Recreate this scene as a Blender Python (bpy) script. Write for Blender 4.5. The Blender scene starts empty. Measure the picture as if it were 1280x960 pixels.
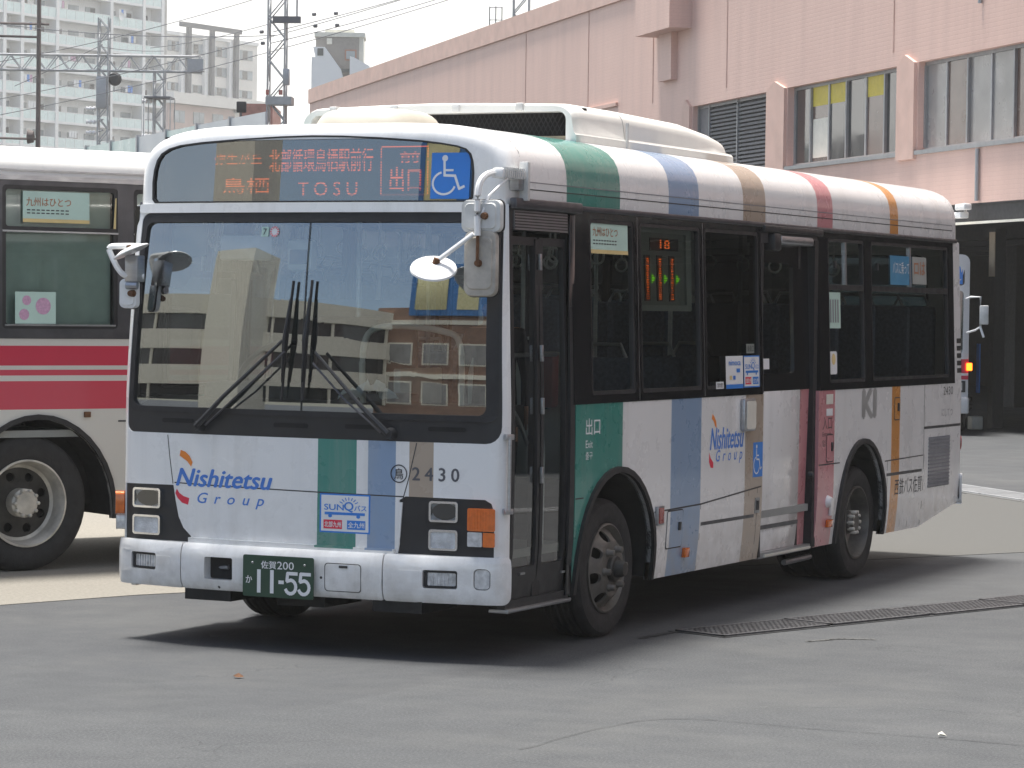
import bpy, bmesh, math, random
from mathutils import Vector, Matrix
from mathutils.geometry import tessellate_polygon
random.seed(7)
sc = bpy.context.scene
PI = math.pi
sin, cos = math.sin, math.cos

# ------------------------------------------------------------------ camera
YAW, PITCH, ROLL, FPX = -0.451841197, -0.0259845560, 0.0133668044, 3656.39159
Fw = Vector((sin(YAW)*cos(PITCH), cos(YAW)*cos(PITCH), sin(PITCH)))
Rw = Vector((cos(YAW), -sin(YAW), 0))
Uw = Rw.cross(Fw)
R2 = Rw*cos(ROLL) + Uw*sin(ROLL)
U2 = Uw*cos(ROLL) - Rw*sin(ROLL)
CAM = Vector((8.12047972, -13.9725831, 1.91139152))
cam = bpy.data.cameras.new('camera'); camo = bpy.data.objects.new('camera', cam)
sc.collection.objects.link(camo)
camo.matrix_world = Matrix(((R2.x, U2.x, -Fw.x, CAM.x), (R2.y, U2.y, -Fw.y, CAM.y), (R2.z, U2.z, -Fw.z, CAM.z), (0, 0, 0, 1)))
cam.sensor_width = 36; cam.lens = FPX/1280*36; cam.clip_start = 0.1; cam.clip_end = 3000
sc.camera = camo
sc.render.resolution_x = 1024; sc.render.resolution_y = 768

HAZE = .0006
# ------------------------------------------------------------------ light
SUN_EL, SUN_AZ = math.radians(79), math.radians(285)      # azimuth clockwise from +y
w = bpy.data.worlds.new('World'); sc.world = w; w.use_nodes = True
nt = w.node_tree; bg = nt.nodes['Background']
sky = nt.nodes.new('ShaderNodeTexSky'); sky.sky_type = 'NISHITA'; sky.sun_disc = False
sky.sun_elevation = SUN_EL; sky.sun_rotation = SUN_AZ
sky.air_density = 1.0; sky.dust_density = .7; sky.ozone_density = 1.0
# high thin cloud over the Nishita sky, thickest beyond the depot, broken towards the camera's back
tc = nt.nodes.new('ShaderNodeTexCoord'); nz = nt.nodes.new('ShaderNodeTexNoise'); nz.inputs['Scale'].default_value = 2.2; nz.inputs['Detail'].default_value = 7
mp = nt.nodes.new('ShaderNodeMapping'); mp.inputs['Scale'].default_value = (1, 1, 2.5)
nt.links.new(tc.outputs['Generated'], mp.inputs[0]); nt.links.new(mp.outputs[0], nz.inputs['Vector'])
sx = nt.nodes.new('ShaderNodeSeparateXYZ'); nt.links.new(tc.outputs['Generated'], sx.inputs[0])
m1 = nt.nodes.new('ShaderNodeMath'); m1.operation = 'MULTIPLY_ADD'; nt.links.new(sx.outputs[1], m1.inputs[0]); m1.inputs[1].default_value = .55; nt.links.new(nz.outputs[0], m1.inputs[2])
m2 = nt.nodes.new('ShaderNodeMapRange'); nt.links.new(m1.outputs[0], m2.inputs[0]); m2.inputs[1].default_value = .18; m2.inputs[2].default_value = .75; m2.inputs[3].default_value = .03; m2.inputs[4].default_value = .95
mxs = nt.nodes.new('ShaderNodeMix'); mxs.data_type = 'RGBA'; nt.links.new(m2.outputs[0], mxs.inputs[0]); nt.links.new(sky.outputs[0], mxs.inputs[6]); mxs.inputs[7].default_value = (9.6, 9.45, 9.1, 1)
nt.links.new(mxs.outputs[2], bg.inputs[0]); bg.inputs[1].default_value = 0.09
sl = bpy.data.lights.new('sun', 'SUN'); sl.energy = 4.6; sl.angle = math.radians(12); sl.color = (1, .96, .9)
so = bpy.data.objects.new('sun', sl); sc.collection.objects.link(so)
so.rotation_euler = (PI/2 - SUN_EL, 0, PI - SUN_AZ)
sc.view_settings.view_transform = 'Standard'; sc.view_settings.look = 'None'
sc.view_settings.exposure = 0.82; sc.view_settings.gamma = 1
sc.cycles.max_bounces = 10; sc.cycles.transparent_max_bounces = 24

# ------------------------------------------------------------------ materials
MT = {}
def newmat(name):
    m = bpy.data.materials.new(name); m.use_nodes = True
    MT[name] = m
    return m, m.node_tree, m.node_tree.nodes['Principled BSDF']
def N(nt, t, **k):
    n = nt.nodes.new(t)
    for a, v in k.items():
        if a.startswith('i_'): n.inputs[int(a[2:])].default_value = v
        else: setattr(n, a, v)
    return n
def mth(nt, op, a, b=None):
    n = nt.nodes.new('ShaderNodeMath'); n.operation = op
    for i, v in enumerate((a, b)):
        if v is None: continue
        if hasattr(v, 'links'): nt.links.new(v, n.inputs[i])
        else: n.inputs[i].default_value = v
    return n.outputs[0]
def mixc(nt, fac, a, b):
    n = nt.nodes.new('ShaderNodeMix'); n.data_type = 'RGBA'
    for i, v in ((0, fac), (6, a), (7, b)):
        if hasattr(v, 'links'): nt.links.new(v, n.inputs[i])
        else: n.inputs[i].default_value = v if i == 0 else (*v, 1)
    return n.outputs[2]
def noise(nt, scale, detail=4, coord=None, rough=.55, stretch=None):
    n = nt.nodes.new('ShaderNodeTexNoise'); n.inputs['Scale'].default_value = scale
    n.inputs['Detail'].default_value = detail; n.inputs['Roughness'].default_value = rough
    tc = nt.nodes.new('ShaderNodeTexCoord'); src = tc.outputs['Object']
    if stretch:
        mp = nt.nodes.new('ShaderNodeMapping'); mp.inputs['Scale'].default_value = stretch
        nt.links.new(src, mp.inputs[0]); src = mp.outputs[0]
    nt.links.new(src, n.inputs['Vector'])
    return n.outputs[0]
def ramp(nt, src, a, b, lo=0., hi=1.):
    n = nt.nodes.new('ShaderNodeMapRange'); nt.links.new(src, n.inputs[0])
    n.inputs[1].default_value = a; n.inputs[2].default_value = b; n.inputs[3].default_value = lo; n.inputs[4].default_value = hi
    return n.outputs[0]
def mat(name, col, rough=.5, metal=0., var=.12, scale=6., bump=0., bscale=60., coat=0., emit=None, estr=0., stretch=None, spec=None):
    m, nt, p = newmat(name)
    if var:
        f = ramp(nt, noise(nt, scale, 5, stretch=stretch), .3, .7)
        c = mixc(nt, f, tuple(x*(1-var) for x in col), tuple(min(1, x*(1+var*.6)) for x in col))
        nt.links.new(c, p.inputs['Base Color'])
        nt.links.new(ramp(nt, noise(nt, scale*2.3, 4), .3, .7, max(0, rough-.07), min(1, rough+.1)), p.inputs['Roughness'])
    else:
        p.inputs['Base Color'].default_value = (*col, 1); p.inputs['Roughness'].default_value = rough
    p.inputs['Metallic'].default_value = metal
    if coat: p.inputs['Coat Weight'].default_value = coat; p.inputs['Coat Roughness'].default_value = .08
    if spec is not None: p.inputs['Specular IOR Level'].default_value = spec
    if bump:
        b = nt.nodes.new('ShaderNodeBump'); b.inputs['Strength'].default_value = bump; b.inputs['Distance'].default_value = .01
        nt.links.new(noise(nt, bscale, 5), b.inputs['Height']); nt.links.new(b.outputs[0], p.inputs['Normal'])
    if emit: p.inputs['Emission Color'].default_value = (*emit, 1); p.inputs['Emission Strength'].default_value = estr
    return m
def glass(name, tint, refl=.12, rough=.0, gcol=(1, 1, 1)):
    m, nt, p = newmat(name); nt.nodes.remove(p); out = nt.nodes['Material Output']
    tr = N(nt, 'ShaderNodeBsdfTransparent'); tr.inputs[0].default_value = (*tint, 1)
    gl = N(nt, 'ShaderNodeBsdfGlossy'); gl.inputs['Roughness'].default_value = rough; gl.inputs[0].default_value = (*gcol, 1)
    fr = N(nt, 'ShaderNodeFresnel'); fr.inputs[0].default_value = 1.5
    f = mth(nt, 'ADD', mth(nt, 'MULTIPLY', fr.outputs[0], 1.3), refl-.05); f = mth(nt, 'MINIMUM', f, .9)
    mx = N(nt, 'ShaderNodeMixShader'); nt.links.new(f, mx.inputs[0]); nt.links.new(tr.outputs[0], mx.inputs[1]); nt.links.new(gl.outputs[0], mx.inputs[2])
    nt.links.new(mx.outputs[0], out.inputs[0])
    return m
W_ = (.83, .83, .82)
GREEN, BLUE, TAN, PINK, ORNG = (.045, .245, .20), (.24, .345, .50), (.42, .34, .265), (.60, .25, .27), (.66, .29, .07)
def livery(name, base, side, front, coat=.6):
    """paint with flat coloured bands by the bus's own y (side) or x (front)"""
    m, nt, p = newmat(name)
    tc = N(nt, 'ShaderNodeTexCoord'); sp = N(nt, 'ShaderNodeSeparateXYZ'); nt.links.new(tc.outputs['Object'], sp.inputs[0])
    x, y, z = sp.outputs
    isf = mth(nt, 'LESS_THAN', y, .205)
    d = ramp(nt, noise(nt, 1.3, 3, stretch=(1, 1, .5)), .3, .75)
    col = mixc(nt, d, base, tuple(v*.96 for v in base))
    for a, b, c in side:
        mk = mth(nt, 'MULTIPLY', mth(nt, 'GREATER_THAN', y, a), mth(nt, 'LESS_THAN', y, b))
        mk = mth(nt, 'MULTIPLY', mk, mth(nt, 'MULTIPLY', mth(nt, 'LESS_THAN', z, 2.895), mth(nt, 'SUBTRACT', 1., isf)))
        col = mixc(nt, mk, col, c)
    for a, b, c in front:
        mk = mth(nt, 'MULTIPLY', mth(nt, 'GREATER_THAN', x, a), mth(nt, 'LESS_THAN', x, b))
        mk = mth(nt, 'MULTIPLY', mk, mth(nt, 'MULTIPLY', isf, mth(nt, 'MULTIPLY', mth(nt, 'LESS_THAN', z, 1.3), mth(nt, 'GREATER_THAN', z, .585))))
        col = mixc(nt, mk, col, c)
    if front: col = mixc(nt, mth(nt, 'MULTIPLY', mth(nt, 'LESS_THAN', z, 1.42), mth(nt, 'MULTIPLY', mth(nt, 'GREATER_THAN', y, 4.73), mth(nt, 'LESS_THAN', y, 5.0))), col, PINK)
    # road dirt near the skirt
    dz = mth(nt, 'MULTIPLY', ramp(nt, z, .85, .28), ramp(nt, noise(nt, 9, 6), .38, .7))
    col = mixc(nt, mth(nt, 'MULTIPLY', dz, .5), col, (.33, .30, .26))
    stk = ramp(nt, noise(nt, 7, 6, stretch=(1, 1, .07), rough=.7), .50, .72)
    col = mixc(nt, mth(nt, 'MULTIPLY', stk, .22), col, (.42, .40, .36))
    nt.links.new(col, p.inputs['Base Color'])
    nt.links.new(ramp(nt, noise(nt, 5, 4), .3, .7, .22, .36), p.inputs['Roughness'])
    p.inputs['Coat Weight'].default_value = coat; p.inputs['Coat Roughness'].default_value = .06
    return m
SIDE = [(.9, 1.64, GREEN), (2.37, 2.85, BLUE), (3.60, 4.0, TAN), (4.99, 5.30, PINK), (6.54, 6.73, ORNG)]
FRONT = [(.135, .375, GREEN), (.445, .612, BLUE), (.692, .835, TAN)]
paint = livery('bus_paint', W_, SIDE, FRONT)
white = mat('white_plastic', W_, .3, var=.05, coat=.3)
cream = mat('cream_plastic', (.72, .70, .62), .4, var=.1)
black = mat('black_gloss', (.012, .012, .014), .12, var=.2, coat=.3)
rubber = mat('rubber', (.018, .018, .02), .6, var=.3, bump=.2)
tyre_m = mat('tyre_rubber', (.022, .022, .023), .75, var=.35, scale=9, bump=.4, bscale=80)
blackp = mat('black_plastic', (.02, .021, .024), .42, var=.25)
under = mat('underbody', (.012, .012, .012), .8, var=.3)
alu = mat('aluminium', (.45, .46, .48), .35, metal=.9, var=.15, stretch=(1, 1, 12))
dalu = mat('dark_aluminium', (.10, .10, .11), .35, metal=.6, var=.2)
chrome = mat('chrome', (.75, .76, .78), .12, metal=1, var=.1)
rim_m = mat('steel_rim', (.16, .15, .135), .5, metal=.35, var=.45, scale=8, bump=.2)
rimb = mat('bright_rim', (.58, .55, .49), .45, metal=.3, var=.35, scale=7)
rimd = mat('dark_rim', (.045, .043, .04), .55, metal=.2, var=.5, scale=10)
mat('lamp_glass', (.62, .64, .66), .12, var=.35, scale=14, coat=1, bump=.5, bscale=90)
rust = mat('rusty_steel', (.16, .075, .035), .7, metal=.3, var=.5, scale=30)
mirrorback = mat('mirror_back', (.62, .62, .60), .4, var=.25, scale=7)
MT['mirror_back_stained'] = mat('mirror_back_stained', (.52, .48, .42), .5, var=.45, scale=6)
amber = mat('amber_lens', (.75, .16, .01), .15, var=.15, scale=40, coat=1)
clearl = mat('clear_lens', (.62, .63, .64), .15, metal=.1, var=.35, scale=30, coat=1)
redl = mat('red_lens', (.32, .03, .02), .15, var=.2, coat=1)
led = None
wsg = glass('windscreen_glass', (.80, .86, .84), .30, gcol=(.92, .97, 1))
desg = glass('destination_glass', (.66, .70, .72), .26, gcol=(.92, .94, .95))
sideg = glass('side_glass', (.74, .82, .79), .15)
doorg = glass('door_glass', (.82, .88, .85), .13)
lbg = glass('left_bus_glass', (.80, .86, .84), .05)
darkg = glass('privacy_glass', (.10, .12, .12), .06)
lensg = glass('lens_glass', (.92, .95, .97), .08)
floor_m = mat('bus_floor', (.30, .31, .30), .6)
ceil_m = mat('bus_ceiling', (.78, .78, .75), .6)
seat_m = mat('seat_fabric', (.10, .13, .20), .9, var=.4, scale=40)
dash_m = mat('dashboard', (.07, .075, .075), .6)
partition_m = mat('partition', (.62, .62, .54), .6)
redbox = mat('red_plastic', (.30, .045, .04), .4)
hblue = mat('sign_blue', (.035, .22, .68), .35, var=.04)
swhite = mat('sign_white', (.78, .79, .80), .4, var=.04)
logob = mat('logo_blue', (.06, .21, .64), .4, var=.05)
logoo = mat('logo_orange', (.85, .25, .03), .4, var=.05)
logor = mat('logo_red', (.75, .03, .07), .4, var=.05)
ink = mat('black_ink', (.03, .03, .035), .5, var=.1)
greyink = mat('grey_ink', (.22, .22, .24), .5, var=.1)
plateg = mat('plate_green', (.02, .06, .035), .45, var=.12)
mint = mat('poster_mint', (.50, .68, .60), .5, var=.06)
pyellow = mat('poster_yellow', (.70, .55, .25), .5, var=.1)
pbrown = mat('poster_brown', (.40, .16, .07), .5)
ppink = mat('poster_pink', (.60, .35, .50), .5, var=.2, scale=60)
cloth_m = mat('white_cloth', (.62, .68, .70), .9, var=.1, scale=30)
dress = mat('dark_clothing', (.02, .022, .03), .9, var=.3, scale=20)
skin = mat('skin', (.45, .27, .19), .55, var=.1)
hair = mat('hair', (.015, .012, .01), .6)
def ledmat(name, col, s, fx=70):
    m, nt, p = newmat(name)
    tc = N(nt, 'ShaderNodeTexCoord'); sp = N(nt, 'ShaderNodeSeparateXYZ'); nt.links.new(tc.outputs['Object'], sp.inputs[0])
    dots = mth(nt, 'GREATER_THAN', mth(nt, 'SINE', mth(nt, 'MULTIPLY', sp.outputs[2], 2*PI*fx)), -.45)
    p.inputs['Base Color'].default_value = (.05, .02, .01, 1); p.inputs['Emission Color'].default_value = (*col, 1)
    gap = mth(nt, 'MULTIPLY', mth(nt, 'GREATER_THAN', sp.outputs[2], 2.708), mth(nt, 'LESS_THAN', sp.outputs[2], 2.724))
    gap2 = mth(nt, 'MULTIPLY', mth(nt, 'GREATER_THAN', sp.outputs[2], 2.562), mth(nt, 'LESS_THAN', sp.outputs[2], 2.574))
    dots = mth(nt, 'MULTIPLY', dots, mth(nt, 'SUBTRACT', 1., mth(nt, 'MULTIPLY', mth(nt, 'ADD', gap, gap2), .85)))
    nt.links.new(mth(nt, 'MULTIPLY', dots, s), p.inputs['Emission Strength'])
    return m
ledo = ledmat('led_orange', (1, .15, .015), .62)
ledg = ledmat('led_green', (.25, .9, .02), .35)
lamp_on = mat('indicator_lit', (.8, .2, .02), .3, var=0, emit=(1, .16, .01), estr=3)

def asphalt():
    m, nt, p = newmat('asphalt')
    big = ramp(nt, noise(nt, .35, 6, rough=.6), .3, .7)
    mid = ramp(nt, noise(nt, 2.2, 8, rough=.65), .35, .7)
    fine = noise(nt, 75, 6, rough=.85)
    c = mixc(nt, big, (.060, .066, .073), (.094, .100, .105))
    c = mixc(nt, mth(nt, 'MULTIPLY', mid, .55), c, (.068, .072, .078))
    c = mixc(nt, ramp(nt, fine, .51, .63), c, (.19, .195, .19))
    c = mixc(nt, ramp(nt, fine, .49, .39), c, (.045, .047, .05))
    # tyre-polished streaks, oil spots
    st = ramp(nt, noise(nt, 1.1, 6, stretch=(.25, 2.2, 1)), .52, .68)
    c = mixc(nt, mth(nt, 'MULTIPLY', st, .20), c, (.155, .158, .156))
    oil = ramp(nt, noise(nt, 1.6, 3), .68, .78)
    c = mixc(nt, mth(nt, 'MULTIPLY', oil, .55), c, (.05, .05, .052))
    pv_ = N(nt, 'ShaderNodeTexVoronoi'); pv_.inputs['Scale'].default_value = .16; tcp = N(nt, 'ShaderNodeTexCoord'); nt.links.new(tcp.outputs['Object'], pv_.inputs['Vector'])
    spc = N(nt, 'ShaderNodeSeparateColor'); nt.links.new(pv_.outputs['Color'], spc.inputs[0])
    c = mixc(nt, mth(nt, 'MULTIPLY', mth(nt, 'GREATER_THAN', spc.outputs[0], .62), .30), c, (.060, .063, .069))
    c = mixc(nt, mth(nt, 'MULTIPLY', ramp(nt, noise(nt, .5, 5, rough=.7), .50, .66), .36), c, (.152, .153, .146))  # broad paler wear tones, also suggesting soft sunlit patches
    vo = N(nt, 'ShaderNodeTexVoronoi', feature='DISTANCE_TO_EDGE'); vo.inputs['Scale'].default_value = .55
    tc = N(nt, 'ShaderNodeTexCoord'); nz = N(nt, 'ShaderNodeTexNoise'); nz.inputs['Scale'].default_value = 1.3; nz.inputs['Detail'].default_value = 8
    nt.links.new(tc.outputs['Object'], nz.inputs['Vector'])
    ad = N(nt, 'ShaderNodeVectorMath', operation='ADD'); sc_ = N(nt, 'ShaderNodeVectorMath', operation='SCALE'); sc_.inputs['Scale'].default_value = 1.4
    nt.links.new(nz.outputs['Color'], sc_.inputs[0]); nt.links.new(tc.outputs['Object'], ad.inputs[0]); nt.links.new(sc_.outputs[0], ad.inputs[1]); nt.links.new(ad.outputs[0], vo.inputs['Vector'])
    cr = mth(nt, 'MULTIPLY', ramp(nt, vo.outputs['Distance'], .008, .0), ramp(nt, noise(nt, .8, 3), .5, .6))
    c = mixc(nt, mth(nt, 'MULTIPLY', cr, .18), c, (.03, .03, .03))
    c = mixc(nt, .36, c, (.012, .014, .018))
    nt.links.new(c, p.inputs['Base Color'])
    nt.links.new(ramp(nt, mid, 0, 1, .72, .9), p.inputs['Roughness'])
    b = N(nt, 'ShaderNodeBump'); b.inputs['Strength'].default_value = .55; b.inputs['Distance'].default_value = .006
    h = mth(nt, 'SUBTRACT', fine, mth(nt, 'MULTIPLY', cr, 1.5)); nt.links.new(h, b.inputs['Height']); nt.links.new(b.outputs[0], p.inputs['Normal'])
    return m
asph = asphalt()
conc = mat('pale_ground', (.225, .21, .18), .85, var=.22, scale=45, bump=.4, bscale=120)  # conc: paler base colour for the ground polygon
grndg = mat('grey_ground', (.088, .088, .083), .85, var=.14, scale=45, bump=.4, bscale=120)
patch = mat('worn_asphalt', (.12, .12, .115), .85, var=.2, scale=3, bump=.5, bscale=150)
patchd = mat('rough_asphalt', (.088, .092, .097), .85, var=.25, scale=3, bump=.6, bscale=150)
crackm = mat('crack', (.04, .041, .043), .9, var=.3)
iron = mat('cast_iron', (.10, .10, .105), .5, metal=.4, var=.4, scale=20)

def tilewall():
    m, nt, p = newmat('pink_tile')
    tc = N(nt, 'ShaderNodeTexCoord')
    br = N(nt, 'ShaderNodeTexBrick'); br.inputs['Scale'].default_value = 1.; br.inputs['Brick Width'].default_value = .24; br.inputs['Row Height'].default_value = .075
    br.inputs['Mortar Size'].default_value = .008; br.inputs['Color1'].default_value = (.71, .49, .42, 1); br.inputs['Color2'].default_value = (.70, .48, .41, 1); br.inputs['Mortar'].default_value = (.67, .455, .39, 1)
    sp = N(nt, 'ShaderNodeSeparateXYZ'); nt.links.new(tc.outputs['Object'], sp.inputs[0])
    cb = N(nt, 'ShaderNodeCombineXYZ'); nt.links.new(mth(nt, 'ADD', sp.outputs[1], sp.outputs[0]), cb.inputs[0]); nt.links.new(sp.outputs[2], cb.inputs[1]); nt.links.new(cb.outputs[0], br.inputs['Vector'])
    st = ramp(nt, noise(nt, 1.9, 7, stretch=(1, 1, .08), rough=.65), .42, .68)
    c = mixc(nt, mth(nt, 'MULTIPLY', st, .8), br.outputs['Color'], (.61, .415, .36))
    nt.links.new(c, p.inputs['Base Color']); p.inputs['Roughness'].default_value = .55
    b = N(nt, 'ShaderNodeBump'); b.inputs['Strength'].default_value = .25; b.inputs['Distance'].default_value = .006
    nt.links.new(br.outputs['Fac'], b.inputs['Height']); b.invert = True; nt.links.new(b.outputs[0], p.inputs['Normal'])
    return m
pinkw = tilewall()
pinkt = mat('pink_trim', (.66, .45, .38), .6, var=.12, scale=2)
winfr = mat('window_frame_grey', (.30, .31, .32), .45, metal=.3)
bgl = mat('building_window', (.035, .038, .04), .08, var=.3, scale=.8, coat=.6)
bgl2 = mat('building_window_pale', (.26, .255, .25), .3, var=.3, scale=1.2, coat=.4)  # pale panes, bright reflections put into the base colour
bgl3 = mat('building_window_brown', (.13, .085, .07), .2, var=.3, scale=1.2, coat=.4)
louv = mat('louver_grey', (.09, .10, .12), .5)
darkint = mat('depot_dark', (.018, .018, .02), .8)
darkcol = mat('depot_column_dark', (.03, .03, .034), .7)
creamcol = mat('column_cream', (.45, .36, .26), .6)
aptw = mat('apartment_white', (.86, .85, .83), .7, var=.06, scale=.3)
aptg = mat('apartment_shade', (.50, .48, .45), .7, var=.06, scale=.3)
aptgl = mat('balcony_glass', (.70, .82, .79), .25, var=.08, scale=.6)
aptwin = mat('apartment_window', (.34, .38, .40), .15, var=.4, scale=.5)
apt2 = mat('block_cream', (.76, .73, .68), .7, var=.06, scale=.4)
apt2p = mat('block_pink', (.50, .38, .34), .7, var=.1, scale=.4)
dgrey = mat('steel_darkgrey', (.12, .125, .14), .5, metal=.2)
lgrey = mat('galvanised', (.42, .43, .44), .5, metal=.5)
polem = mat('brown_pole', (.10, .075, .07), .6)
barr = mat('barrier_green', (.42, .55, .52), .3, var=.08, scale=.5)
barrg = mat('barrier_grey', (.48, .51, .53), .4, var=.06, scale=.5)
greyb = mat('tower_grey', (.30, .275, .25), .7)
lbw = mat('left_bus_white', (.66, .64, .60), .3, coat=.5, var=.05)

# ------------------------------------------------------------------ mesh helpers
def finish(bm, name, m, parent=None, smooth=False, kind=None, ang=.6):
    bmesh.ops.recalc_face_normals(bm, faces=bm.faces)
    me = bpy.data.meshes.new(name); bm.to_mesh(me); bm.free()
    for k in (m if isinstance(m, (list, tuple)) else [m]): me.materials.append(k)
    if smooth:
        me.shade_smooth() if hasattr(me, 'shade_smooth') else None
        try: me.set_sharp_from_angle(angle=ang)
        except Exception: pass
    o = bpy.data.objects.new(name, me); sc.collection.objects.link(o)
    if parent: o.parent = parent
    if kind: o['kind'] = kind
    return o
def thing(name, label, cat, loc=(0, 0, 0), rz=0, group=None):
    o = bpy.data.objects.new(name, None); sc.collection.objects.link(o)
    o.location = loc; o.rotation_euler = (0, 0, rz); o.empty_display_size = .3
    o['label'] = label; o['category'] = cat
    if group: o['group'] = group
    return o
def tag(o, label, cat, group=None):
    o['label'] = label; o['category'] = cat
    if group: o['group'] = group
    return o
def struct(o): o['kind'] = 'structure'; return o
def ident(u, v, w): return Vector((u, v, w))
def B(): return bmesh.new()
def box(bm, a, b, fn=None, mi=0, bev=0):
    vs = [bm.verts.new(((a, b)[i][0], (a, b)[j][1], (a, b)[k][2])) for i in (0, 1) for j in (0, 1) for k in (0, 1)]
    fs = []
    for q in ((0, 1, 3, 2), (4, 6, 7, 5), (0, 4, 5, 1), (2, 3, 7, 6), (0, 2, 6, 4), (1, 5, 7, 3)):
        f = bm.faces.new([vs[i] for i in q]); f.material_index = mi; fs.append(f)
    if bev:
        es = list({e for f in fs for e in f.edges})
        r = bmesh.ops.bevel(bm, geom=es, offset=bev, segments=2, profile=.5, affect='EDGES')
        vs = [v for v in set(r['verts']) | set(vs) if v.is_valid]
        vs = list({v for f in r['faces'] for v in f.verts} | {v for v in vs if v.is_valid})
    if fn:
        for v in vs: v.co = fn(*v.co)
    return vs
def tube(bm, pts, r, n=8, mi=0, cap=True):
    pts = [Vector(p) for p in pts]; rings = []
    up = Vector((0, 0, 1))
    for i, p in enumerate(pts):
        d = (pts[min(i+1, len(pts)-1)] - pts[max(i-1, 0)]).normalized()
        s = d.cross(up); s = s.normalized() if s.length > .05 else Vector((1, 0, 0)); t = s.cross(d)
        rr = r[i] if isinstance(r, (list, tuple)) else r
        rings.append([bm.verts.new(p + (s*cos(2*PI*k/n) + t*sin(2*PI*k/n))*rr) for k in range(n)])
    for a, b in zip(rings, rings[1:]):
        for k in range(n):
            f = bm.faces.new((a[k], a[(k+1) % n], b[(k+1) % n], b[k])); f.material_index = mi; f.smooth = True
    if cap: bm.faces.new(rings[0][::-1]).material_index = mi; bm.faces.new(rings[-1]).material_index = mi
def bezier(pts, n=6):
    """Catmull-Rom through pts"""
    P = [Vector(p) for p in pts]; out = []
    for i in range(len(P)-1):
        a = P[max(i-1, 0)]; b = P[i]; c = P[i+1]; d = P[min(i+2, len(P)-1)]
        for k in range(n):
            t = k/n
            out.append(.5*((2*b)+(c-a)*t+(2*a-5*b+4*c-d)*t*t+(3*b-a-3*c+d)*t**3))
    return out+[P[-1]]
def lathe(bm, prof, n=40, mi=0, M=None):
    """prof: (radius, axial) about the local x axis"""
    rings = []
    for r, a in prof:
        rings.append([bm.verts.new((a, r*cos(2*PI*k/n), r*sin(2*PI*k/n))) for k in range(n)] if r > 1e-5 else [bm.verts.new((a, 0, 0))])
    for p, q in zip(rings, rings[1:]):
        for k in range(n):
            k2 = (k+1) % n
            if len(p) == 1 and len(q) == 1: continue
            if len(p) == 1: f = bm.faces.new((p[0], q[k], q[k2]))
            elif len(q) == 1: f = bm.faces.new((p[k], p[k2], q[0]))
            else: f = bm.faces.new((p[k], p[k2], q[k2], q[k]))
            f.material_index = mi; f.smooth = True
    if M:
        for g in rings:
            for v in g: v.co = M @ v.co
def rrect(u0, v0, u1, v1, r=.03, n=4, rs=None):
    rs = rs or (r, r, r, r); out = []
    for (cx, cy, a, rr) in ((u1, v0, -90, rs[0]), (u1, v1, 0, rs[1]), (u0, v1, 90, rs[2]), (u0, v0, 180, rs[3])):
        sx = -1 if cx == u1 else 1; sy = -1 if cy == v1 else 1
        if rr <= 1e-4: out.append((cx, cy)); continue
        for k in range(n+1):
            t = math.radians(a + 90*k/n); out.append((cx + sx*rr + rr*cos(t), cy + sy*rr + rr*sin(t)))
    return out
def circ(u, v, r, n=24, ry=None): return [(u + r*cos(2*PI*k/n), v + (ry or r)*sin(2*PI*k/n)) for k in range(n)]
def sheet(bm, outer, holes, fn, thick=.02, w=0., du=None, dv=None, mi=0, back=False):
    """flat polygon with holes in (u,v), cut into strips, given edges of depth `thick`, then bent by fn(u,v,w)"""
    t = B()
    loops = [[Vector((p[0], p[1], 0)) for p in L] for L in [outer]+list(holes)]
    flat = [p for L in loops for p in L]
    vs = [t.verts.new((p.x, p.y, w)) for p in flat]
    for tr in tessellate_polygon(loops):
        try: t.faces.new([vs[i] for i in tr])
        except ValueError: pass
    for ax, d in ((0, du), (1, dv)):
        if not d: continue
        lo = min(p[ax] for p in flat); hi = max(p[ax] for p in flat)
        x = math.ceil(lo/d)*d
        while x < hi:
            co = [0, 0, 0]; no = [0, 0, 0]; co[ax] = x; no[ax] = 1
            bmesh.ops.bisect_plane(t, geom=t.verts[:]+t.edges[:]+t.faces[:], dist=1e-5, plane_co=co, plane_no=no)
            x += d
    if back:
        r = bmesh.ops.duplicate(t, geom=t.faces[:])
        bv = [g for g in r['geom'] if isinstance(g, bmesh.types.BMVert)]
        for v in bv: v.co.z -= thick
    if thick:
        be = [e for e in t.edges if e.is_boundary and e.verts[0].co.z > w-1e-6]
        r = bmesh.ops.extrude_edge_only(t, edges=be)
        for v in [g for g in r['geom'] if isinstance(g, bmesh.types.BMVert)]: v.co.z = w-thick
        if back: bmesh.ops.remove_doubles(t, verts=t.verts, dist=1e-6)
    vm = {}
    for v in t.verts: vm[v] = bm.verts.new(fn(*v.co))
    for f in t.faces:
        try: g = bm.faces.new([vm[v] for v in f.verts]); g.material_index = mi
        except ValueError: pass
    t.free()
def S(name, outer, holes, fn, m, parent, thick=.02, w=0., du=None, dv=None, back=False, smooth=True):
    bm = B(); sheet(bm, outer, holes, fn, thick, w, du, dv, back=back)
    return finish(bm, name, m, parent, smooth)
def Bx(name, a, b, m, parent=None, fn=None, bev=0, kind=None):
    bm = B(); box(bm, a, b, fn, bev=bev); return finish(bm, name, m, parent, bool(bev), kind)
def Tb(name, pts, r, m, parent=None, n=8):
    bm = B(); tube(bm, pts, r, n); return finish(bm, name, m, parent, True)
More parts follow.
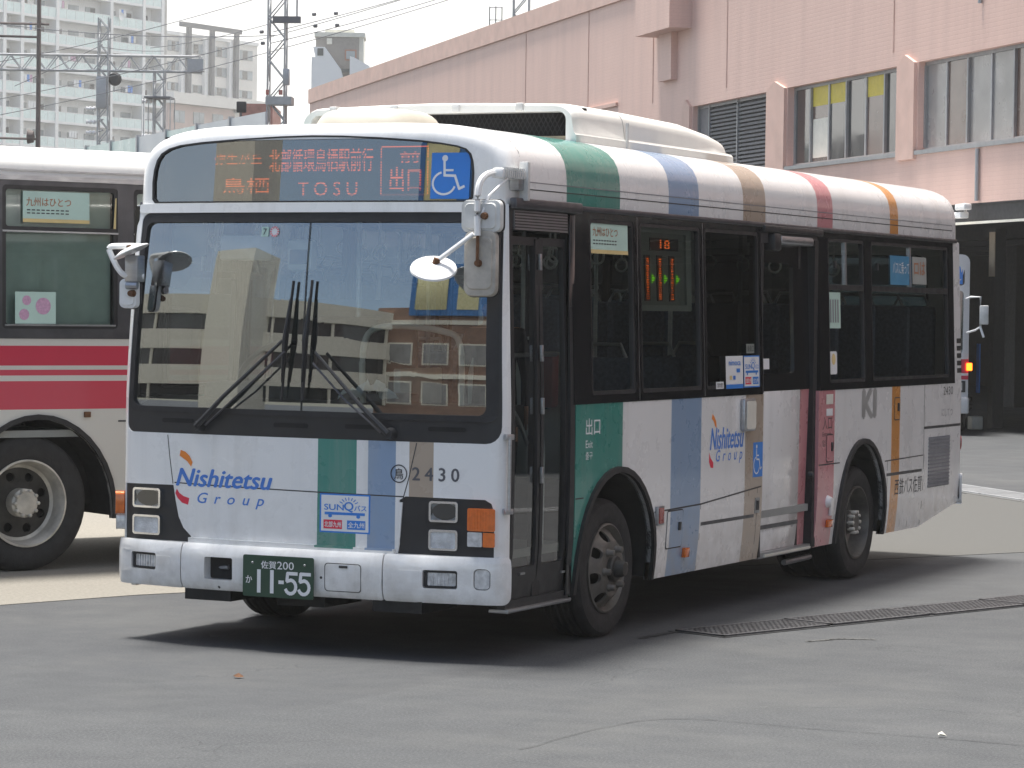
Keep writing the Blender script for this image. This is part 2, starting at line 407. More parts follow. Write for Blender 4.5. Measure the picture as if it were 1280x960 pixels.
def textbm(bm, s, bx, fn, w=.0008, shear=0., bold=0., mi=0, spacing=1., keep=False, vertical=False):
    cu = bpy.data.curves.new('t', 'FONT'); cu.body = s; cu.size = 1; cu.shear = shear; cu.space_character = spacing
    cu.resolution_u = 3
    if vertical: cu.body = '\n'.join(s); cu.align_x = 'CENTER'; cu.space_line = .95
    o = bpy.data.objects.new('t', cu); sc.collection.objects.link(o)
    me = o.to_mesh()
    V = [v.co.copy() for v in me.vertices]; P = [list(p.vertices) for p in me.polygons]
    o.to_mesh_clear(); bpy.data.objects.remove(o); bpy.data.curves.remove(cu)
    if not V: return
    x0 = min(v.x for v in V); x1 = max(v.x for v in V); y0 = min(v.y for v in V); y1 = max(v.y for v in V)
    u0, v0, u1, v1 = bx; sx = (u1-u0)/(x1-x0); sy = (v1-v0)/(y1-y0)
    if keep: sx = min(sx, sy); sy = sx
    d = bold*.9*abs(v1-v0)
    if vertical: d = 0
    if shear: d = bold*1.0*abs(v1-v0)
    for n_, (dx, dy) in enumerate(((0, 0),) if not d else ((-d, 0), (d, 0), (0, -d*.6), (0, d*.6))):
        vv = [bm.verts.new(fn(u0+(v.x-x0)*sx+dx, v0+(v.y-y0)*sy+dy, w+.00004*n_)) for v in V]
        for p in P:
            try: bm.faces.new([vv[i] for i in p]).material_index = mi
            except ValueError: pass
def T(name, s, bx, fn, m, parent, **k):
    bm = B(); textbm(bm, s, bx, fn, **k); return finish(bm, name, m, parent)
def poly(name, pts, fn, m, parent, w=.002, thick=0): return S(name, pts, [], fn, m, parent, thick=thick, w=w, smooth=False)

# ================================================================== GROUND
bm = B(); box(bm, (-400, -120, -.5), (400, 700, 0)); struct(finish(bm, 'ground', asph))
def gsheet(name, pts, z, m, kind='structure', d=.02):
    bm = B(); sheet(bm, pts, [], ident, d, z); o = finish(bm, name, m); o['kind'] = kind; return o
gsheet('pale_apron', [(-14, -21.5), (-2.78, 1.07), (-2.41, 2.12), (.0, 6.45), (-1.9, 8.6), (-4.3, 13.2), (-24, 5), (-40, -8)], .004, conc)  # ground polygon over the asphalt in a paler base colour
gsheet('grey_strip', [(-1.0, 4.6), (1.62, 9.02), (5.5, 16.5), (3.4, 20.5), (-1.15, 16.0), (-4.3, 13.21), (-1.9, 8.61)], .0035, grndg)  # second ground polygon, plain grey close to the asphalt

# ================================================================== MAIN BUS
HW, RC, BW, YR, CX = 1.22, .09, .06, 8.35, .02
A0 = .14
for _ in range(20):
    S0 = HW-RC*(1-sin(A0)); A0 = math.atan(2*BW/S0)
def hwz(z): return HW if z < 1.37 else HW-.035*(z-1.37)
def LEAN(z): return .066*max(0, min(z, 2.42)-1.25)**2+max(0, z-2.42)*.075
def tuck(z): return .03*((.75-z)/.45)**2 if z < .75 else 0
def FR(s, z, w=0.):
    s = s-CX; a_ = abs(s); sg = 1 if s >= 0 else -1; ex = 0
    if a_ <= S0: x = a_; y = BW*(a_/S0)**2; a = math.atan(2*BW*a_/S0**2)
    else:
        a = A0+(a_-S0)/RC; ex = max(0, a-PI/2)*RC; a = min(a, PI/2)
        x = S0-RC*sin(A0)+RC*sin(a); y = BW+RC*cos(A0)-RC*cos(a)+ex
    x *= hwz(z)/HW
    y += LEAN(z)*(.15+.85*cos(a))
    return Vector((CX+sg*(x+w*sin(a)), y-w*cos(a), z))
def RE(s, z, w=0.):
    """rear face; s=+ is the bus's left side"""
    p = FR(s, 1.0, w); k = cos(min(PI/2, A0+max(0, abs(s)-S0)/RC))
    y = YR - p.y*.8 - max(0, z-1.3)*.07*(.1+.9*k)
    if z < .62: y -= (.62-z)*.55*k
    return Vector((CX+(p.x-CX)*hwz(z)/HW, y, z))
def SD(y, z, w=0.): return Vector((CX+hwz(z)-tuck(z)+w, y, z))
def SR(y, z, w=0.): return Vector((CX-(hwz(z)-tuck(z)+w), y, z))
SM = S0+RC*(PI/2-A0)
ZA, HA, NE = 2.47, .450, 4.8
def arch(t):
    """roof cross-section, t 0..1 from right seam to left seam"""
    a = PI*t; c, s = cos(a), sin(a); A = hwz(ZA)
    return (A*math.copysign(abs(c)**(2/NE), c), ZA+HA*abs(s)**(2/NE))
# arc-length table for an even walk along the arch
_tb = [arch(i/2000) for i in range(2001)]; _L = [0]
for i in range(2000): _L.append(_L[-1]+math.dist(_tb[i], _tb[i+1]))
def archl(q):
    q = min(max(q, 0), 1)*_L[-1]; lo, hi = 0, 2000
    while hi-lo > 1:
        m = (lo+hi)//2
        if _L[m] < q: lo = m
        else: hi = m
    f = (q-_L[lo])/(_L[hi]-_L[lo]+1e-9); a, b = _tb[lo], _tb[hi]
    x, z = a[0]+(b[0]-a[0])*f, a[1]+(b[1]-a[1])*f
    e0, e1 = _tb[max(lo-6, 0)], _tb[min(hi+6, 2000)]; dx, dz = e1[0]-e0[0], e1[1]-e0[1]; L = math.hypot(dx, dz)
    return x, z, dz/L, -dx/L          # point, outward normal (nx,nz)
def RF(y, q, w=0.):
    x, z, nx, nz = archl(q)
    return Vector((CX+x+nx*w, y, z+nz*w))
AL = _L[-1]

bus = thing('city_bus', 'white city bus with green, blue and tan bands, filling the foreground', 'bus', (.025, 0, 0))

# ---- wheels
def wheel_parts(par, c, side, r, kind, width=.25):
    """side +1: outer face towards +x. kind 'flat' (front) or 'dish' (rear)"""
    M = Matrix.Translation(c) @ Matrix.Diagonal((side, 1, 1, 1))
    bm = B(); R = r
    prof = [(R*.635, -.01), (R*.69, .004), (R*.82, .012), (R*.93, .004), (R*.985, -.02), (R, -.045)]
    for k in range(4):
        g = -.045-(width-.09)*(k+.5)/4
        prof += [(R, g+.014), (R-.012, g+.008), (R-.012, g-.008), (R, g-.014)]
    prof += [(R, -width+.045), (R*.97, -width+.01), (R*.6, -width)]
    lathe(bm, prof, 56, M=M); ty = finish(bm, 'tyre', tyre_m, par, True)
    bm = B()
    rr = R*.645
    if kind == 'flat':
        pr = [(rr, -.012), (rr, .008), (rr*.965, .012), (rr*.93, -.01), (rr*.88, -.03)]
        lathe(bm, pr, 48, M=M)
        # disc with eight hand holes
        def dfn(u, v, w_):
            q = math.hypot(u, v)/rr
            a = -.03 + .07*max(0, min(1, (.9-q)/.28)) if q > .62 else .04
            return M @ Vector((a+w_, u, v))
        holes = []
        for k in range(8):
            t = 2*PI*k/8+.25; hc = (cos(t)*rr*.735, sin(t)*rr*.735)
            holes.append([(hc[0]+.034*cos(2*PI*j/12)*1.0, hc[1]+.034*sin(2*PI*j/12)) for j in range(12)])
        sheet(bm, circ(0, 0, rr*.885, 48), holes, dfn, .015, 0, .03, .03)
        rim = finish(bm, 'rim', rim_m, par, True)
        bm = B(); lathe(bm, [(rr*.9, -.06), (0, -.06)], 24, M=M); finish(bm, 'brake_drum', under, rim)
        bm = B(); lathe(bm, [(rr*.30, .03), (rr*.30, .062), (rr*.27, .072), (rr*.2, .072), (rr*.19, .10), (rr*.15, .125), (0, .13)], 28, M=M)
        finish(bm, 'hub_cap', rimd, rim, True)
        proto = None
        for k in range(6):
            t = 2*PI*k/6+.1
            bm = B(); q = Matrix.Translation((0, cos(t)*rr*.45, sin(t)*rr*.45))
            lathe(bm, [(.026, .035), (.026, .05), (.02, .052), (.02, .08), (.012, .085), (0, .085)], 6, M=M@q); finish(bm, 'wheel_nut', rim_m, rim)
    else:
        pr = [(rr, -.012), (rr, .008), (rr*.96, .010), (rr*.93, -.012), (rr*.90, -.05), (rr*.87, -.115), (rr*.80, -.13)]
        lathe(bm, pr, 48, M=M); rim = finish(bm, 'rim', rimb if kind == 'dish' else rim_m, par, True)
        def dfn(u, v, w_):
            q = math.hypot(u, v)/rr
            return M @ Vector((-.13+.02*max(0, 1-q*1.3)+w_, u, v))
        holes = [circ(cos(2*PI*k/8+.35)*rr*.62, sin(2*PI*k/8+.35)*rr*.62, .034, 12) for k in range(8)]
        bm = B(); sheet(bm, circ(0, 0, rr*.81, 40), holes, dfn, .02, 0, .05, .05); finish(bm, 'wheel_disc', rimd, rim, True)
        bm = B(); lathe(bm, [(rr*.8, -.2), (0, -.2)], 20, M=M); finish(bm, 'brake_drum', under, rim)
        bm = B(); lathe(bm, [(rr*.33, -.12), (rr*.33, -.03), (rr*.28, -.02), (rr*.26, .0), (rr*.1, .006), (0, .006)], 24, M=M)
        finish(bm, 'hub_cap', rimb if kind == 'dish' else rim_m, rim, True)
        for k in range(10):
            t = 2*PI*k/10
            bm = B(); lathe(bm, [(.014, -.04), (.014, .008), (.008, .012), (0, .012)], 6, M=M@Matrix.Translation((0, cos(t)*rr*.29, sin(t)*rr*.29))); finish(bm, 'wheel_nut', rimb, rim)
RW = .405
YF, YB = 1.57, 6.0
for (y, s, k, x) in ((YF, 1, 'flat', 1.175), (YB, 1, 'dark', 1.165), (YF, -1, 'flat', 1.135), (YB, -1, 'dark', 1.125)):
    wheel_parts(bus, Vector((x*s, y, RW)), s, RW, k, .25 if k == 'flat' else .5)

# ---- lower sides
def archpts(yc, a, b, z0, zb, n=18):
    """wheel arch opening from lower front to lower rear"""
    return [(yc-a*1.0, zb)]+[(yc-a*cos(PI*k/n), z0+b*sin(PI*k/n)) for k in range(n+1)]+[(yc+a, zb)]
AF = dict(yc=1.575, a=.54, b=.565, z0=.40)
AR = dict(yc=5.90, a=.50, b=.58, z0=.40)
ZB = .295
fa = archpts(zb=ZB, **AF); ra = archpts(zb=ZB, **AR)
YEND = YR-.8*(BW+RC*cos(A0))
DY0, DY1 = 3.93, 4.965
ZBELT = 1.372
out1 = [(.985, ZB), (.985, ZBELT), (DY0-.012, ZBELT), (DY0-.012, ZB)] + fa[::-1]
S('side_panel', out1[:4]+fa[::-1], [], SD, paint, bus, .03, 0, .4, .12)
out2 = [(DY1+.012, ZB+.0), (DY1+.012, ZBELT), (YEND, ZBELT), (YEND, .44), (7.28, ZB)] + ra[::-1]
S('side_panel', out2, [], SD, paint, bus, .03, 0, .4, .12)
out3 = [(YEND, .44), (YEND, ZBELT), (.15, ZBELT), (.15, ZB)] + fa + ra + [(7.28, ZB)]
S('side_panel', out3, [], SR, paint, bus, .03, 0, .4, .12)
for fn, y0 in ((SD, 1), (SR, 1)):
    for A in (AF, AR):
        for nm, off, dep, w0, mm in (('wheel_arch_trim', .035, .05, .022, rubber),):
            bm = B(); inner = archpts(zb=ZB-.0, **A)
            ou = archpts(A['yc'], A['a']+off, A['b']+off, A['z0'], ZB)
            sheet(bm, ou+inner[::-1], [], fn, dep, w0, None, None); finish(bm, nm, mm, bus, True)
        # housing: arch curve swept inwards
        bm = B(); P = archpts(zb=ZB+.02, **A); prev = None
        for (y, z) in P:
            a = bm.verts.new(fn(y, z, -.02)); q = fn(y, z, -.62); b = bm.verts.new(q)
            if prev: bm.faces.new((prev[0], a, b, prev[1]))
            prev = (a, b)
        bm.faces.new([bm.verts.new(fn(y, z, -.62)) for y, z in P]); finish(bm, 'wheel_housing', under, bus)
# shut lines: thin dark strips let into the paint, 2 mm proud
def line(pts, fn, wd=.008, m=ink, w=.0005, name='panel_seam', par=None):
    bm = B()
    for a, b in zip(pts, pts[1:]):
        d = Vector((b[0]-a[0], b[1]-a[1])); L = d.length; d /= L; nn = Vector((-d.y, d.x))*wd/2; n = max(1, int(L/.15))
        for k in range(n):
            p = Vector(a)+d*L*k/n; q = Vector(a)+d*L*(k+1)/n
            bm.faces.new([bm.verts.new(fn(*x, w)) for x in (p-nn, q-nn, q+nn, p+nn)])
    return finish(bm, name, m, par or bus)
seamm = mat('seam_dark', (.05, .05, .05), .7, var=.2)
line([(2.13, .70), (2.86, .71), (3.90, .77)], SD, .010, seamm)
line([(2.86, .71), (2.86, .30)], SD, .007, seamm)
line([(2.87, .585), (3.78, .585)], SD, .022, dalu)
line([(3.83, .76), (3.83, .30)], SD, .007, seamm)
line([(.99, .84), (1.10, .84)], SD, .008, seamm)
line([(4.99, .86), (5.42, .86)], SD, .009, seamm)
line([(6.40, .83), (7.30, .84)], SD, .009, seamm)
line([(7.31, ZBELT), (7.31, .31)], SD, .009, seamm)
line([(6.44, .728), (7.27, .728)], SD, .022, dalu)
line([(6.46, .83), (6.46, .31)], SD, .007, seamm)
line([(7.31, 1.045), (YEND, 1.045)], SD, .02, dalu)
line([(7.0, .31), (7.0, .36)], SD, .007, seamm)
# grille at the rear
gb = S('vent_grille', rrect(7.42, .58, 7.96, .975, .01, 2), [], SD, under, bus, .02, -.002)
bm = B()
for k in range(14):
    z = .592+k*.0275
    box(bm, (7.425, z, -.001), (7.955, z+.011, .006), SD)
for k in range(26):
    y = 7.43+k*.0205; box(bm, (y, .585, -.001), (y+.006, .97, .004), SD)
finish(bm, 'grille_bars', greyink, gb)
# hatches, lamps, small fittings on the side
def hatch(y0, z0, y1, z1, m=paint, name='hatch'):
    h = S(name, rrect(y0, z0, y1, z1, .015), [], SD, m, bus, .004, .004, .2, .1)
    bm = B(); sheet(bm, rrect(y0-.008, z0-.008, y1+.008, z1+.008, .02), [rrect(y0, z0, y1, z1, .015)], SD, 0, .002); finish(bm, 'hatch_seam', seamm, h)
    return h
h = hatch(2.33, .47, 2.57, .69); Bx('latch', (2.50, .57, .004), (2.53, .62, .014), blackp, h, SD)
h = hatch(6.60, 1.13, 6.72, 1.285, MT['bus_paint']); Bx('latch', (6.66, 1.19, .004), (6.69, 1.25, .012), blackp, h, SD)
h = hatch(5.14, .88, 5.27, 1.06); Bx('latch', (5.225, .95, .004), (5.255, 1.01, .012), blackp, h, SD)
h = Bx('side_reflector', (2.14, .62, .0), (2.24, .735, .02), alu, bus, SD, .004); S('reflector_lens', rrect(2.155, .63, 2.225, .725, .008), [], SD, redl, h, .004, .024)
Bx('side_marker', (2.60, .395, 0), (2.67, .455, .025), amber, bus, SD, .004)
Bx('side_marker', (5.18, .42, 0), (5.27, .475, .025), amber, bus, SD, .004)
h = Bx('side_speaker_cover', (3.505, 1.14, 0), (3.70, 1.35, .035), alu, bus, SD, .012)
S('cover_grille', rrect(3.53, 1.155, 3.69, 1.335, .02), [], SD, cream, h, .004, .039)
bm = B(); lathe(bm, [(.0, .05), (.03, .045), (.045, .02), (.045, 0)], 20, M=Matrix.Translation((HW-.005, 5.19, .60)) @ Matrix.Diagonal((1.2, 1, 1, 1)))
h = finish(bm, 'side_indicator', white, bus, True); Bx('indicator_stem', (5.22, .50, 0), (5.27, .62, .02), white, h, SD, .006)
bm = B(); lathe(bm, [(.0, .03), (.018, .03), (.024, .015), (.024, 0)], 14, M=Matrix.Translation((HW-.002, 4.86, .80))); finish(bm, 'door_knob', blackp, bus, True)
h = Bx('latch_plate', (3.79, .60, .0), (3.86, .70, .006), alu, bus, SD); Bx('latch', (3.81, .62, .006), (3.84, .68, .012), blackp, h, SD)
# roof
CS = lambda q: q/AL
bm = B(); sheet(bm, [(.33, 0), (YR-.28, 0), (YR-.28, 1), (.33, 1)], [], lambda y, q, w: RF(y, q, w), .0, 0, .35, 1/56)
finish(bm, 'roof', paint, bus, True)
for s in (0, 1):
    q = (lambda a: a/AL) if s == 0 else (lambda a: 1-a/AL)
    for a, wd, mm, ww in ((.085, .006, seamm, .0015), (.125, .005, greyink, .0015)):
        bm = B()
        for k in range(20):
            y0, y1 = .34+k*(YR-.64)/20, .34+(k+1)*(YR-.64)/20
            bm.faces.new([bm.verts.new(RF(y, q(a_), ww)) for y, a_ in ((y0, a), (y1, a), (y1, a+wd), (y0, a+wd))])
        finish(bm, 'roof_seam', mm, bus)
    bm = B(); sg = 1 if s == 0 else -1
    fn = SD if s == 0 else SR
    box(bm, (.22, 2.462, -.01), (YR-.22, 2.492, .022), fn, bev=.006); finish(bm, 'drip_rail', dalu, bus, True)
# header cap in front of the roof, and its twin at the rear
NA = 60
def yface(x, z): a = min(1, abs(x-CX)/S0); return BW*a*a+LEAN(z)
def cap(name, front=True):
    bm = B(); rows = []; r = .09
    R = [archl(k/NA) for k in range(NA+1)]
    def Y(x, z, dep):
        return (yface(x+CX, z)+dep) if front else (YR-.8*BW*min(1, abs(x)/S0)**2-max(0, z-1.3)*.07-dep)
    ys = .33 if front else YR-.28
    rows.append([bm.verts.new((x+CX, ys, z)) for x, z, nx, nz in R])
    for j in range(7):
        ph = PI/2*j/6; row = []
        for x, z, nx, nz in R:
            d = r*(1-cos(ph)); xi, zi = x-nx*d, z-nz*d; xc, zc = x-nx*r, z-nz*r
            row.append(bm.verts.new((xi+CX, Y(xc, zc, r-r*sin(ph)), max(zi, ZA))))
        rows.append(row)
    for a, b in zip(rows, rows[1:]):
        for k in range(NA): bm.faces.new((a[k], a[k+1], b[k+1], b[k]))
    inner = [(v.co.x, v.co.z) for v in rows[-1]]
    return bm, inner, Y
DEST = [(1.005, 2.483), (1.028, 2.505), (1.028, 2.64), (1.020, 2.70), (1.005, 2.74), (.975, 2.768), (.92, 2.785), (.82, 2.801), (.7, 2.815), (.45, 2.833), (.2, 2.845), (0, 2.849),
        (-.2, 2.846), (-.486, 2.836), (-.75, 2.822), (-.90, 2.808), (-.98, 2.79), (-1.035, 2.762), (-1.065, 2.725), (-1.083, 2.67), (-1.09, 2.60), (-1.085, 2.505), (-1.065, 2.483)]
DEST = [(CX+(x-CX)*.967, z) for x, z in DEST]
bm, inner, Yf = cap('front_header')
dfn = lambda x, z, w=0.: Vector((x, yface(x, z)-w, z))
sheet(bm, inner, [DEST], dfn, .0, 0, .12, None)
bmesh.ops.remove_doubles(bm, verts=bm.verts, dist=2e-4)
fh = finish(bm, 'front_header', paint, bus, True, ang=.7)
bm = B(); sheet(bm, [(x*1.004, 2.66+(z-2.66)*1.015) for x, z in DEST], [[(x*.991, 2.66+(z-2.66)*.965) for x, z in DEST]], dfn, .02, .003, .12); finish(bm, 'sign_seal', rubber, fh, True)
bm, innr, Yr = cap('rear_header', False)
sheet(bm, innr, [], lambda x, z, w=0.: Vector((x, Yr(x-CX, z, 0), z)), 0, 0, .2, None)
bmesh.ops.remove_doubles(bm, verts=bm.verts, dist=2e-4)
finish(bm, 'rear_header', paint, bus, True, ang=.7)
line([(.335, q/AL) for q in [i*AL/40 for i in range(41)]], RF, .006, seamm, name='roof_joint')
# rear face
S('rear_panel', [(CX-SM, .44), (CX+SM, .44), (CX+SM, ZBELT), (CX-SM, ZBELT)], [], RE, paint, bus, .02, 0, .06, .2)
S('rear_pillar_panel', [(CX-SM, ZBELT), (CX+SM, ZBELT), (CX+SM, ZA), (CX-SM, ZA)], [rrect(-.95, 1.5, .95, 2.35, .08)], RE, paint, bus, .02, 0, .06, .2)
S('rear_window', rrect(-.97, 1.48, .97, 2.37, .08), [], RE, darkg, bus, .005, -.012, .1, None)
bm = B(); sheet(bm, rrect(CX-SM, .42, CX+SM, .66, .04), [], RE, .03, .02, .05, .1); finish(bm, 'rear_bumper', paint, bus, True)
for k in range(5): S('corner_vent', rrect(SM-.11, 1.45+k*.062, SM+.005, 1.492+k*.062, .008, 2), [], RE, under, bus, .006, .003, .03)
for k in range(5): S('corner_vent', rrect(8.125, 1.45+k*.058, 8.225, 1.488+k*.058, .008, 2), [], SD, under, bus, .004, .004)
S('rear_reflector', circ(SM-.06, .90, .045, 16, .06), [], RE, redl, bus, .01, .012, .03)

# ---- side window band
def band(fn, y0, y1, wins, parent=bus):
    holes = [rrect(*w_[:4], .025) for w_ in wins]
    S('window_band', [(y0, ZBELT), (y1, ZBELT), (y1, 2.465), (y0, 2.465)], holes, fn, black, parent, .03, .004, .4, None)
LW = [(1.20, 1.42, 1.83, 2.425, 'single'), (1.92, 1.42, 2.86, 2.425, 'single'),
      (5.19, 1.42, 5.95, 2.425, 'split'), (6.10, 1.42, 7.93, 2.425, 'split')]
band(SD, .955, DY0-.03, LW[:2]+[(2.93, 1.42, 3.86, 2.425)])
band(SD, DY1+.03, 8.06, LW[2:])
S('corner_panel', [(8.064, ZBELT), (YEND, ZBELT), (YEND, 2.465), (8.064, 2.465)], [], SD, paint, bus, .02, .002, None, .3)
RWN = [(.5, 1.42, 1.25, 2.425, 'split'), (1.4, 1.42, 2.6, 2.425, 'split'), (2.75, 1.42, 3.95, 2.425, 'split'), (4.1, 1.42, 5.3, 2.425, 'split'), (5.45, 1.42, 6.65, 2.425, 'split'), (6.8, 1.42, 7.9, 2.425, 'split')]
band(SR, .15, YEND-.005, RWN)
def window(fn, y0, z0, y1, z1, kind, g=sideg):
    bm = B(); holes = []
    e = .022
    if kind == 'split':
        zt = 2.085; holes = [rrect(y0+e, z0+e, y1-e, zt-.02, .02), rrect(y0+e, zt+.02, y1-e, z1-e, .02)]
    else: holes = [rrect(y0+e, z0+e, y1-e, z1-e, .02)]
    sheet(bm, rrect(y0, z0, y1, z1, .02), holes, fn, .03, .0); f = finish(bm, 'window', blackp, bus, True)
    S('pane', [(y0+e*.6, z0+e*.6), (y1-e*.6, z0+e*.6), (y1-e*.6, z1-e*.6), (y0+e*.6, z1-e*.6)], [], fn, g, f, .0, -.014)
    if kind == 'split':
        ym = (y0+y1)/2
        bm = B(); box(bm, (ym-.015, zt+.02, -.02), (ym+.015, z1-e, .0), fn); finish(bm, 'slider_rail', alu, f)
        bm = B(); box(bm, (y0+.14, 2.22, -.012), (y0+.17, 2.27, .006), fn); finish(bm, 'catch', blackp, f)
    return f
WOB = [window(SD, *w_) for w_ in LW]
window(SD, 2.93, 1.42, 3.86, 2.425, 'single', darkg)
for w_ in RWN: window(SR, *w_)
for y in (1.875, 2.893): line([(y, 1.38), (y, 2.455)], SD, .006, alu, .006, 'pillar_joint')
line([(DY0-.035, 1.38), (DY0-.035, 2.455)], SD, .012, dalu, .008, 'pillar_joint')
# ---- middle door
md = Bx('middle_door', (DY0+.02, .50, -.075), (4.73, 1.385, -.045), paint, bus, SD, .004)
S('door_window_frame', rrect(DY0+.02, 1.385, 4.80, 2.36, .0), [rrect(4.0, 1.50, 4.62, 2.235, .03)], SD, black, md, .03, -.045)
S('door_glass', rrect(3.99, 1.49, 4.63, 2.245, .03), [], SD, doorg, md, .0, -.058)
Bx('door_kick_panel', (DY0+.02, .325, -.075), (4.73, .475, -.045), paint, md, SD, .004)
Bx('door_trim', (DY0+.02, .475, -.075), (4.73, .50, -.04), dalu, md, SD)
Bx('door_edge_panel', (4.765, .32, -.075), (4.925, 1.385, -.055), MT['bus_paint'], md, SD)
Bx('door_edge_seal', (4.73, .32, -.08), (4.765, 2.36, -.04), rubber, md, SD)
Bx('door_pocket', (4.80, 1.385, -.10), (DY1, 2.36, -.05), black, md, SD)
for (a, b, c, d) in ((DY0-.012, .30, DY0+.02, 2.36), (4.925, .30, DY1+.03, 2.40)):
    Bx('door_post', (a, b, -.08), (c, d, .008), rubber, bus, SD)
st = Bx('door_sill', (DY0+.02, .285, -.09), (4.925, .325, -.0), alu, bus, SD, .005); Bx('sill_edge', (DY0+.1, .295, .0), (4.90, .31, .012), cream, st, SD)
Bx('door_header', (DY0-.03, 2.36, -.09), (DY1+.03, 2.465, .0), dalu, bus, SD)
Bx('door_rain_rail', (DY0-.03, 2.43, .0), (DY1+.05, 2.475, .04), blackp, bus, SD, .008)
h = Bx('door_lamp', (4.18, 2.355, -.04), (4.80, 2.415, .05), alu, bus, SD, .02); Bx('lamp_cap', (4.05, 2.31, -.04), (4.18, 2.43, .05), blackp, h, SD, .02)
# step rail below the middle door
Tb('step_rail', [(1.16, 4.55, .22), (1.16, 5.05, .225)], .02, alu, bus)
# ---- front door (two folding leaves)
bm = B(); sheet(bm, [(.165, .285), (.975, .285), (.975, 2.46), (.165, 2.46)], [[(.20, .33), (.915, .33), (.915, 2.335), (.20, 2.335)]], SD, .05, .0, None, .3)
fd = finish(bm, 'door_frame', blackp, bus, False)
Bx('door_header_panel', (.22, 2.335, .0), (.90, 2.44, .006), alu, fd, SD)
for k in range(6): Bx('header_rib', (.225, 2.345+k*.016, .006), (.895, 2.352+k*.016, .011), dalu, fd, SD)
Bx('front_door_rain_rail', (.17, 2.445, .0), (1.03, 2.505, .045), dalu, bus, SD, .01)
Bx('frame_edge', (.915, .30, -.01), (.985, 2.44, .016), black, fd, SD, .005)
def leaf(y0, y1):
    o = S('front_door_leaf', [(y0, .33), (y1, .33), (y1, 2.30), (y0, 2.30)], [rrect(y0+.035, .50, y1-.03, 2.255, .02)], SD, blackp, bus, .03, -.02, None, .3)
    S('door_glass', rrect(y0+.03, .495, y1-.025, 2.26, .02), [], SD, doorg, o, 0, -.034, None, .3)
    return o
l1 = leaf(.20, .555); l2 = leaf(.572, .915)
Bx('centre_seal', (.515, .33, -.045), (.61, 2.29, -.012), rubber, l1, SD)
for z in (2.12, 1.62, 1.33, .95): Bx('door_hinge', (.540, z, -.012), (.565, z+.09, .004), alu, l1, SD, .003)
Tb('door_handrail', [SD(.30, 1.655, -.07), SD(.53, 1.655, -.07)], .012, alu, l1)
Tb('door_handrail', [SD(.63, 1.655, -.07), SD(.88, 1.655, -.07)], .012, alu, l2)
Tb('door_handrail', bezier([SD(.63, 1.30, -.08), SD(.69, 1.22, -.08), SD(.72, 1.08, -.08), SD(.72, .60, -.08)]), .013, alu, l2)
Tb('door_handrail', bezier([SD(.30, 1.37, -.08), SD(.40, 1.30, -.08), SD(.53, 1.16, -.08)]), .013, alu, l1)
Tb('corner_grab_rail', [FR(SM-.02, 1.22, .03), FR(SM-.02, .82, .03)], .011, alu, bus)
for z in (1.22, .82): Bx('rail_bracket', (SM-.04, z-.015, 0), (SM+.0, z+.015, .04), alu, bus, FR, .004)
Bx('door_step', (.17, .262, -.10), (.985, .285, .02), alu, bus, SD, .006)
for (y, z) in ((.33, .46), (.87, .43)): Bx('door_latch', (y, z, -.02), (y+.06, z+.012, -.008), alu, bus, SD)

# ---- front face
WSH = rrect(-1.15, 1.18, 1.225, 2.425, .05, 5, (.09, .05, .05, .05))
LBK = [(-1.175, .885), (-.817, .888), (-.80, .80), (-.778, .71), (-.745, .65), (-.692, .605), (-.690, .568), (-1.175, .565)]
RBK = [(.636, .862), (.672, .883), (1.135, .880), (1.172, .86), (1.188, .81), (1.188, .565), (.628, .565), (.640, .625)]
S('front_panel', [(CX-SM, .55), (CX+SM, .55), (CX+SM, ZA), (CX-SM, ZA)], [WSH, LBK[::-1], RBK[::-1]], FR, paint, bus, .02, 0, .05, .1)
bm = B(); sheet(bm, [(x*1.0, z) for x, z in rrect(-1.165, 2.425, 1.2, 2.475, .015)], [], FR, .03, .012, .06); finish(bm, 'front_brow', paint, bus, True)
# windscreen frame, lower black band, glass
wf = S('windscreen_frame', WSH, [rrect(-1.11, 1.325, 1.145, 2.378, .05, 5)], FR, blackp, bus, .05, -.004, .06, .15)
bm = B(); sheet(bm, rrect(-1.135, 1.295, 1.205, 2.41, .06), [rrect(-1.105, 1.33, 1.135, 2.372, .045)], FR, .02, .006, .06, .2); finish(bm, 'windscreen_seal', rubber, wf, True)
S('windscreen', rrect(-1.112, 1.323, 1.147, 2.38, .05, 5), [], FR, wsg, bus, .0, -.012, .03, .06)
line([(-.0+.02, 1.33), (.02, 2.375)], FR, .006, blackp, -.006, 'windscreen_joint', wf)
for x, z in ((-.9, 1.24), (-.15, 1.235), (.3, 1.24), (.8, 1.24)): S('cowl_slot', rrect(x, z, x+.22, z+.025, .01, 2), [], FR, under, wf, .002, 0, .06)
# destination sign
S('destination_glass', [(x*.995, 2.66+(z-2.66)*.985) for x, z in DEST], [], dfn, desg, bus, 0, -.01, .1, None)
Bx('sign_box_back', (-1.06, .29, 2.47), (1.03, .31, 2.86), MT['black_plastic'], bus)
for x in (-1.07, 1.025): Bx('sign_box_side', (x, .20, 2.47), (x+.012, .29, 2.76), MT['black_plastic'], bus)
ds = Bx('destination_sign', (-.84, yface(.8, 2.5)+.03, 2.47), (.96, .35, 2.485), blackp, bus)
def dl(x, z, w_=0): return Vector((CX+(x-CX)*.967-.045, .215-w_, z))
def dfs(x, z, w=0.): return dfn(CX+(x-CX)*.967, z, w)
S('display_board', [(-1.0, 2.48), (1.06, 2.48), (1.06, 2.86), (-1.0, 2.86)], [], dl, mat('display_board', (.012, .012, .013), .5, var=.3), ds, .02, 0)
T('led_text', '弥生が丘', (-.655, 2.70, -.335, 2.76), dl, ledo, ds, w=.004, bold=.0)
T('led_text', '鳥栖', (-.60, 2.535, -.285, 2.625), dl, ledo, ds, w=.004)
